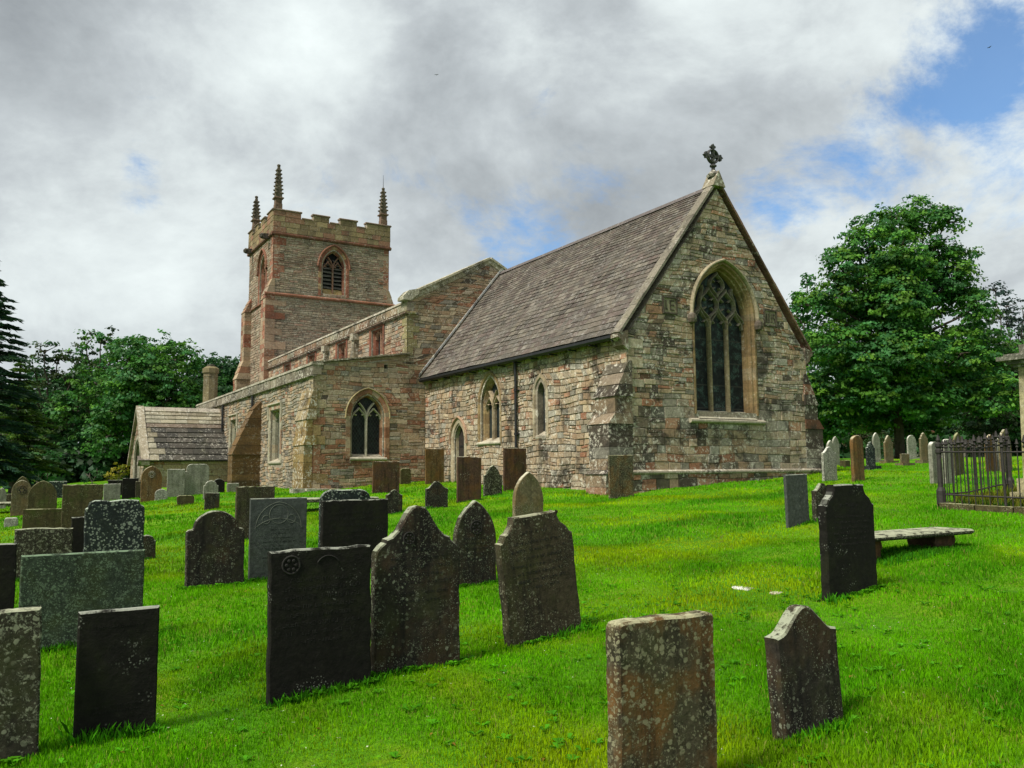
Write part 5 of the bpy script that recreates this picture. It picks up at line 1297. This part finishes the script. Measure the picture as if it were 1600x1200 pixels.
conifer(36,-38,365,'dark blue green spruce at the left edge with drooping branch tips',3.3,[(.018,.055,.034),(.022,.065,.028),(.030,.080,.024)])
conifer(41,25,560,'yellow green conifer in front of the dark spruce',2.7,[(.055,.12,.014),(.035,.09,.016),(.085,.16,.014)])
# far woodland mass closing the view
bl=[]
for k in range(46):
    az=R(-52+104*k/45+rnd.uniform(-1,1)); 
    if R(-10)<az<R(18) : continue
    for q in range(3):
        d_=rnd.uniform(74,92); x,y=d_*math.sin(az),d_*math.cos(az); h_=rnd.uniform(1.5,7.2 if az<0 else 8.5)+q*.4; bl.append(((x,y,gh(x,y)+h_),rnd.uniform(2.6,3.8)))
    for q in range(2):
        d_=rnd.uniform(68,74); x,y=d_*math.sin(az),d_*math.cos(az); bl.append(((x,y,gh(x,y)+rnd.uniform(.6,2.2)),rnd.uniform(1.8,2.4)))
for k in range(70):
    az=R(-50+44*k/69) if k<50 else R(15+40*(k-50)/19); d_=rnd.uniform(60,66); x,y=d_*math.sin(az),d_*math.cos(az); bl.append(((x,y,gh(x,y)+rnd.uniform(.2,1.2)),rnd.uniform(1.3,2.)))
C,A_,B_,K=leaves_of(bl,.5,DK+[(.020,.045,.016)],.45,.9); wd=quads('woodland',C,A_,B_,K,M['leaf']); wd['kind']='stuff'; wd['label']='dark mass of woodland beyond the churchyard'; wd['category']='woodland'
# two distant birds
for px,py,D,lab in ((1546,74,60,'tiny dark bird high at the upper right of the sky'),(682,117,70,'tiny dark bird above the nave against grey cloud')):
    b=MB(); b.lathe(0,0,[(.01,-.16),(.05,-.08),(.055,.04),(.03,.12),(.008,.17)],6)
    p=atd(px,py,D); o=empty('bird',p,rnd.uniform(0,6)); o.scale=(.5,.5,.5); body=b.build('body',M['iron'],o); body.rotation_euler=(math.pi/2,0,0)
    for s in (-1,1):
        w2_=MB(); w2_.prism([(s*.04,-.07,0),(s*.20,-.10,.07),(s*.42,.03,.05),(s*.20,.06,.075),(s*.04,.08,0)],(0,0,.012)); w2_.build('wing',M['iron'],o)
    tag(o,lab,'bird')
# boundary wall far right
W0=atd(1440,690,58); W1=atd(1700,690,52); mb=MB(); n=26
for k in range(n):
    a=W0.lerp(W1,k/n); b=W0.lerp(W1,(k+1)/n)
    for r_ in range(3):
        c=rnd.choice(GREYS+DARKS); z=gh(a.x,a.y)-.1+r_*.42; q=[Vector((a.x,a.y,z+.01)),Vector((b.x,b.y,z+.01)),Vector((b.x,b.y,z+.41)),Vector((a.x,a.y,z+.41))]; mb.prism([p+(W0-W1).normalized()*.01 for p in q],(rnd.uniform(-.02,.02),.4,0),c)
o=mb.build('boundary_wall',M['rubble']); tag(o,'low dark stone boundary wall under the trees at the far right','wall')
# ============================================================ GRASS
def noise2(x,y,s,seed):
    r=np.random.default_rng(seed); v=np.zeros_like(x)
    for k in range(7):
        a=r.uniform(0,6.28); f=s*r.uniform(.5,1.9); v+=np.sin(x*f*np.cos(a)+y*f*np.sin(a)+r.uniform(0,6.28))
    return v/7
ghv=np.vectorize(gh)
def blades(px,py,h,wd,ln=.5):
    n=len(px); z=ghv(px,py); a=rng.uniform(0,6.283,n); dx=np.cos(a); dy=np.sin(a); b=rng.uniform(0,6.283,n); l=h*rng.uniform(.1,1.,n)*ln
    V=np.empty((n,4,3),np.float32)
    V[:,0]=np.stack([px-dx*wd,py-dy*wd,z-.01],1); V[:,1]=np.stack([px+dx*wd,py+dy*wd,z-.01],1)
    V[:,2]=np.stack([px+dx*wd*.6+np.cos(b)*l*.4,py+dy*wd*.6+np.sin(b)*l*.4,z+h*.6],1); V[:,3]=np.stack([px+np.cos(b)*l,py+np.sin(b)*l,z+h],1)
    return V
Vs=[];Ks=[]
def band(d0,d1,n,hm,wd):
    r=np.sqrt(rng.uniform(d0*d0,d1*d1,n)); a=np.radians(rng.uniform(-35.5,35.5,n)); x,y=r*np.sin(a),r*np.cos(a)
    pt=noise2(x,y,2.6,5); pt2=noise2(x,y,9.,6)
    h=hm*(1+.8*np.clip(pt+pt2*.6,-.6,1))*rng.uniform(.5,1.35,n)
    Vs.append(blades(x,y,h,wd*rng.uniform(.7,1.3,n)))
    c=np.array([(.092,.30,.0006)])*np.ones((n,1)); yl=np.clip(noise2(x,y,1.1,8)*2.2+noise2(x,y,3.7,18)*.8+.05,0,1)[:,None]; c=c*(1-yl)+yl*np.array([(.25,.38,.001)])
    dk=np.clip(pt*2.2-.2,0,1)[:,None]; c=c*(1-dk*.6)+dk*.6*np.array([(.018,.15,.002)])
    dry=(rng.random(n)<.06)[:,None]; c=np.where(dry,np.array([(.20,.22,.04)]),c); Ks.append(c*rng.uniform(.65,1.35,(n,1)))
GN=1.0
band(1.6,4.,int(150000*GN),.022,.0020); band(4.,7.,int(210000*GN),.025,.0028); band(7.,12.,int(190000*GN),.030,.0045); band(12.,20,int(140000*GN),.036,.008); band(20,34,int(100000*GN),.042,.015)
# tufts the mower misses round the foot of every stone
for (x,y,a,w0,t,dy) in FEET:
    if dy>26: continue
    n=int(900*w0/ max(1,dy/6)); s=rng.uniform(-.55,.55,n)*w0*1.1; side=rng.random(n); off=np.where(side<.7,-np.abs(rng.normal(0,.045,n))-.005,t+np.abs(rng.normal(0,.04,n)))
    X=x+np.cos(a)*s-np.sin(a)*off; Y=y+np.sin(a)*s+np.cos(a)*off; k=1+dy/12
    Vs.append(blades(X,Y,rng.uniform(.012,.070,n)*np.clip(.75+1.3*noise2(X,Y,7,3),.15,1.6),.0028*k*rng.uniform(.7,1.5,n),.7)); c=np.array([(.040,.19,.003)])*rng.uniform(.5,1.5,(n,1)); Ks.append(c)
# broad-leaved weeds (plantain, dandelion), fallen leaves and daisies in the turf
def rosettes(n,d0,d1,s0,s1,nl,cc,near=None):
    if near is None:
        r=np.sqrt(rng.uniform(d0*d0,d1*d1,n)); a=np.radians(rng.uniform(-35,35,n)); X,Y=r*np.sin(a),r*np.cos(a)
    else: X,Y=near
    for k in range(nl):
        b=rng.uniform(0,6.283,len(X)); l=rng.uniform(s0,s1,len(X)); dx,dy=np.cos(b),np.sin(b); z=ghv(X,Y)+.012
        V=np.empty((len(X),4,3),np.float32); V[:,0]=np.stack([X,Y,z],1); V[:,1]=np.stack([X+dx*l*.55-dy*l*.26,Y+dy*l*.55+dx*l*.26,z+l*.35],1); V[:,2]=np.stack([X+dx*l,Y+dy*l,z+l*.30],1); V[:,3]=np.stack([X+dx*l*.55+dy*l*.26,Y+dy*l*.55-dx*l*.26,z+l*.35],1)
        Vs.append(V); Ks.append(np.array([cc])*rng.uniform(.65,1.35,(len(X),1)))
rosettes(480,1.8,9,.02,.055,6,(.055,.22,.005)); rosettes(1200,2,16,.008,.014,2,(.55,.55,.42)); rosettes(500,2,14,.015,.035,1,(.20,.11,.02))
fx=[];fy=[]
for (x,y,a,w0,t,dy) in FEET:
    if dy>12: continue
    n=int(10*w0/.6); s=rng.uniform(-.5,.5,n)*w0*1.1; off=-np.abs(rng.normal(.02,.03,n)); fx.append(x+np.cos(a)*s-np.sin(a)*off); fy.append(y+np.sin(a)*s+np.cos(a)*off)
rosettes(0,0,0,.03,.075,5,(.06,.22,.006),(np.concatenate(fx),np.concatenate(fy)))
# rank weeds inside the railed plot and under the table tomb
def weeds(cx,cy,rx,ry,n,h0,h1,cc):
    X=rng.uniform(-rx,rx,n);Y=rng.uniform(-ry,ry,n); x=cx+u_.x*X+w_.x*Y; y=cy+u_.y*X+w_.y*Y
    Vs.append(blades(x,y,rng.uniform(h0,h1,n),.006*rng.uniform(.7,1.5,n),.5)); Ks.append(np.array([cc])*rng.uniform(.6,1.5,(n,1)))
pc=A0+u_*1.0+w_*-1.4; weeds(pc.x,pc.y,.9,1.35,5000,.05,.30,(.13,.14,.015)); weeds(pc.x,pc.y,.9,1.35,5000,.05,.22,(.03,.10,.008))
tw=onground(1420,866); weeds(tw.x,tw.y,.8,.3,2500,.02,.07,(.030,.15,.004))
V=np.concatenate(Vs);K=np.concatenate(Ks); 
# keep grass out of the church and the monument
loc=np.stack([V[:,0,0]-2.829,V[:,0,1]-21.],1); cu=loc@np.array([u_.x,u_.y]); cw=loc@np.array([w_.x,w_.y])
ins=((cw>-.02)&(cw<12.2)&(cu>.1)&(cu<6.9))|((cw>12.1)&(cu>-4.2)&(cu<6.6))|((cw>25.1)&(cw<30.1)&(cu>-8)&(cu<0)); V=V[~ins];K=K[~ins]; n=len(V)
me=bpy.data.meshes.new('grass'); me.vertices.add(n*4); me.vertices.foreach_set('co',V.ravel()); me.loops.add(n*4); me.loops.foreach_set('vertex_index',np.arange(n*4,dtype=np.int32)); me.polygons.add(n); me.polygons.foreach_set('loop_start',np.arange(0,n*4,4,dtype=np.int32)); me.materials.append(M['blade']); me.update(calc_edges=True)
at=me.attributes.new('tone','FLOAT_COLOR','CORNER'); cc=np.ones((n,4,4),np.float32); cc[:,:,:3]=K[:,None,:]; at.data.foreach_set('color',cc.ravel())
go_=bpy.data.objects.new('grass',me); col.objects.link(go_); go_['kind']='stuff'; go_['label']='short bright green mown grass across the churchyard'; go_['category']='grass'
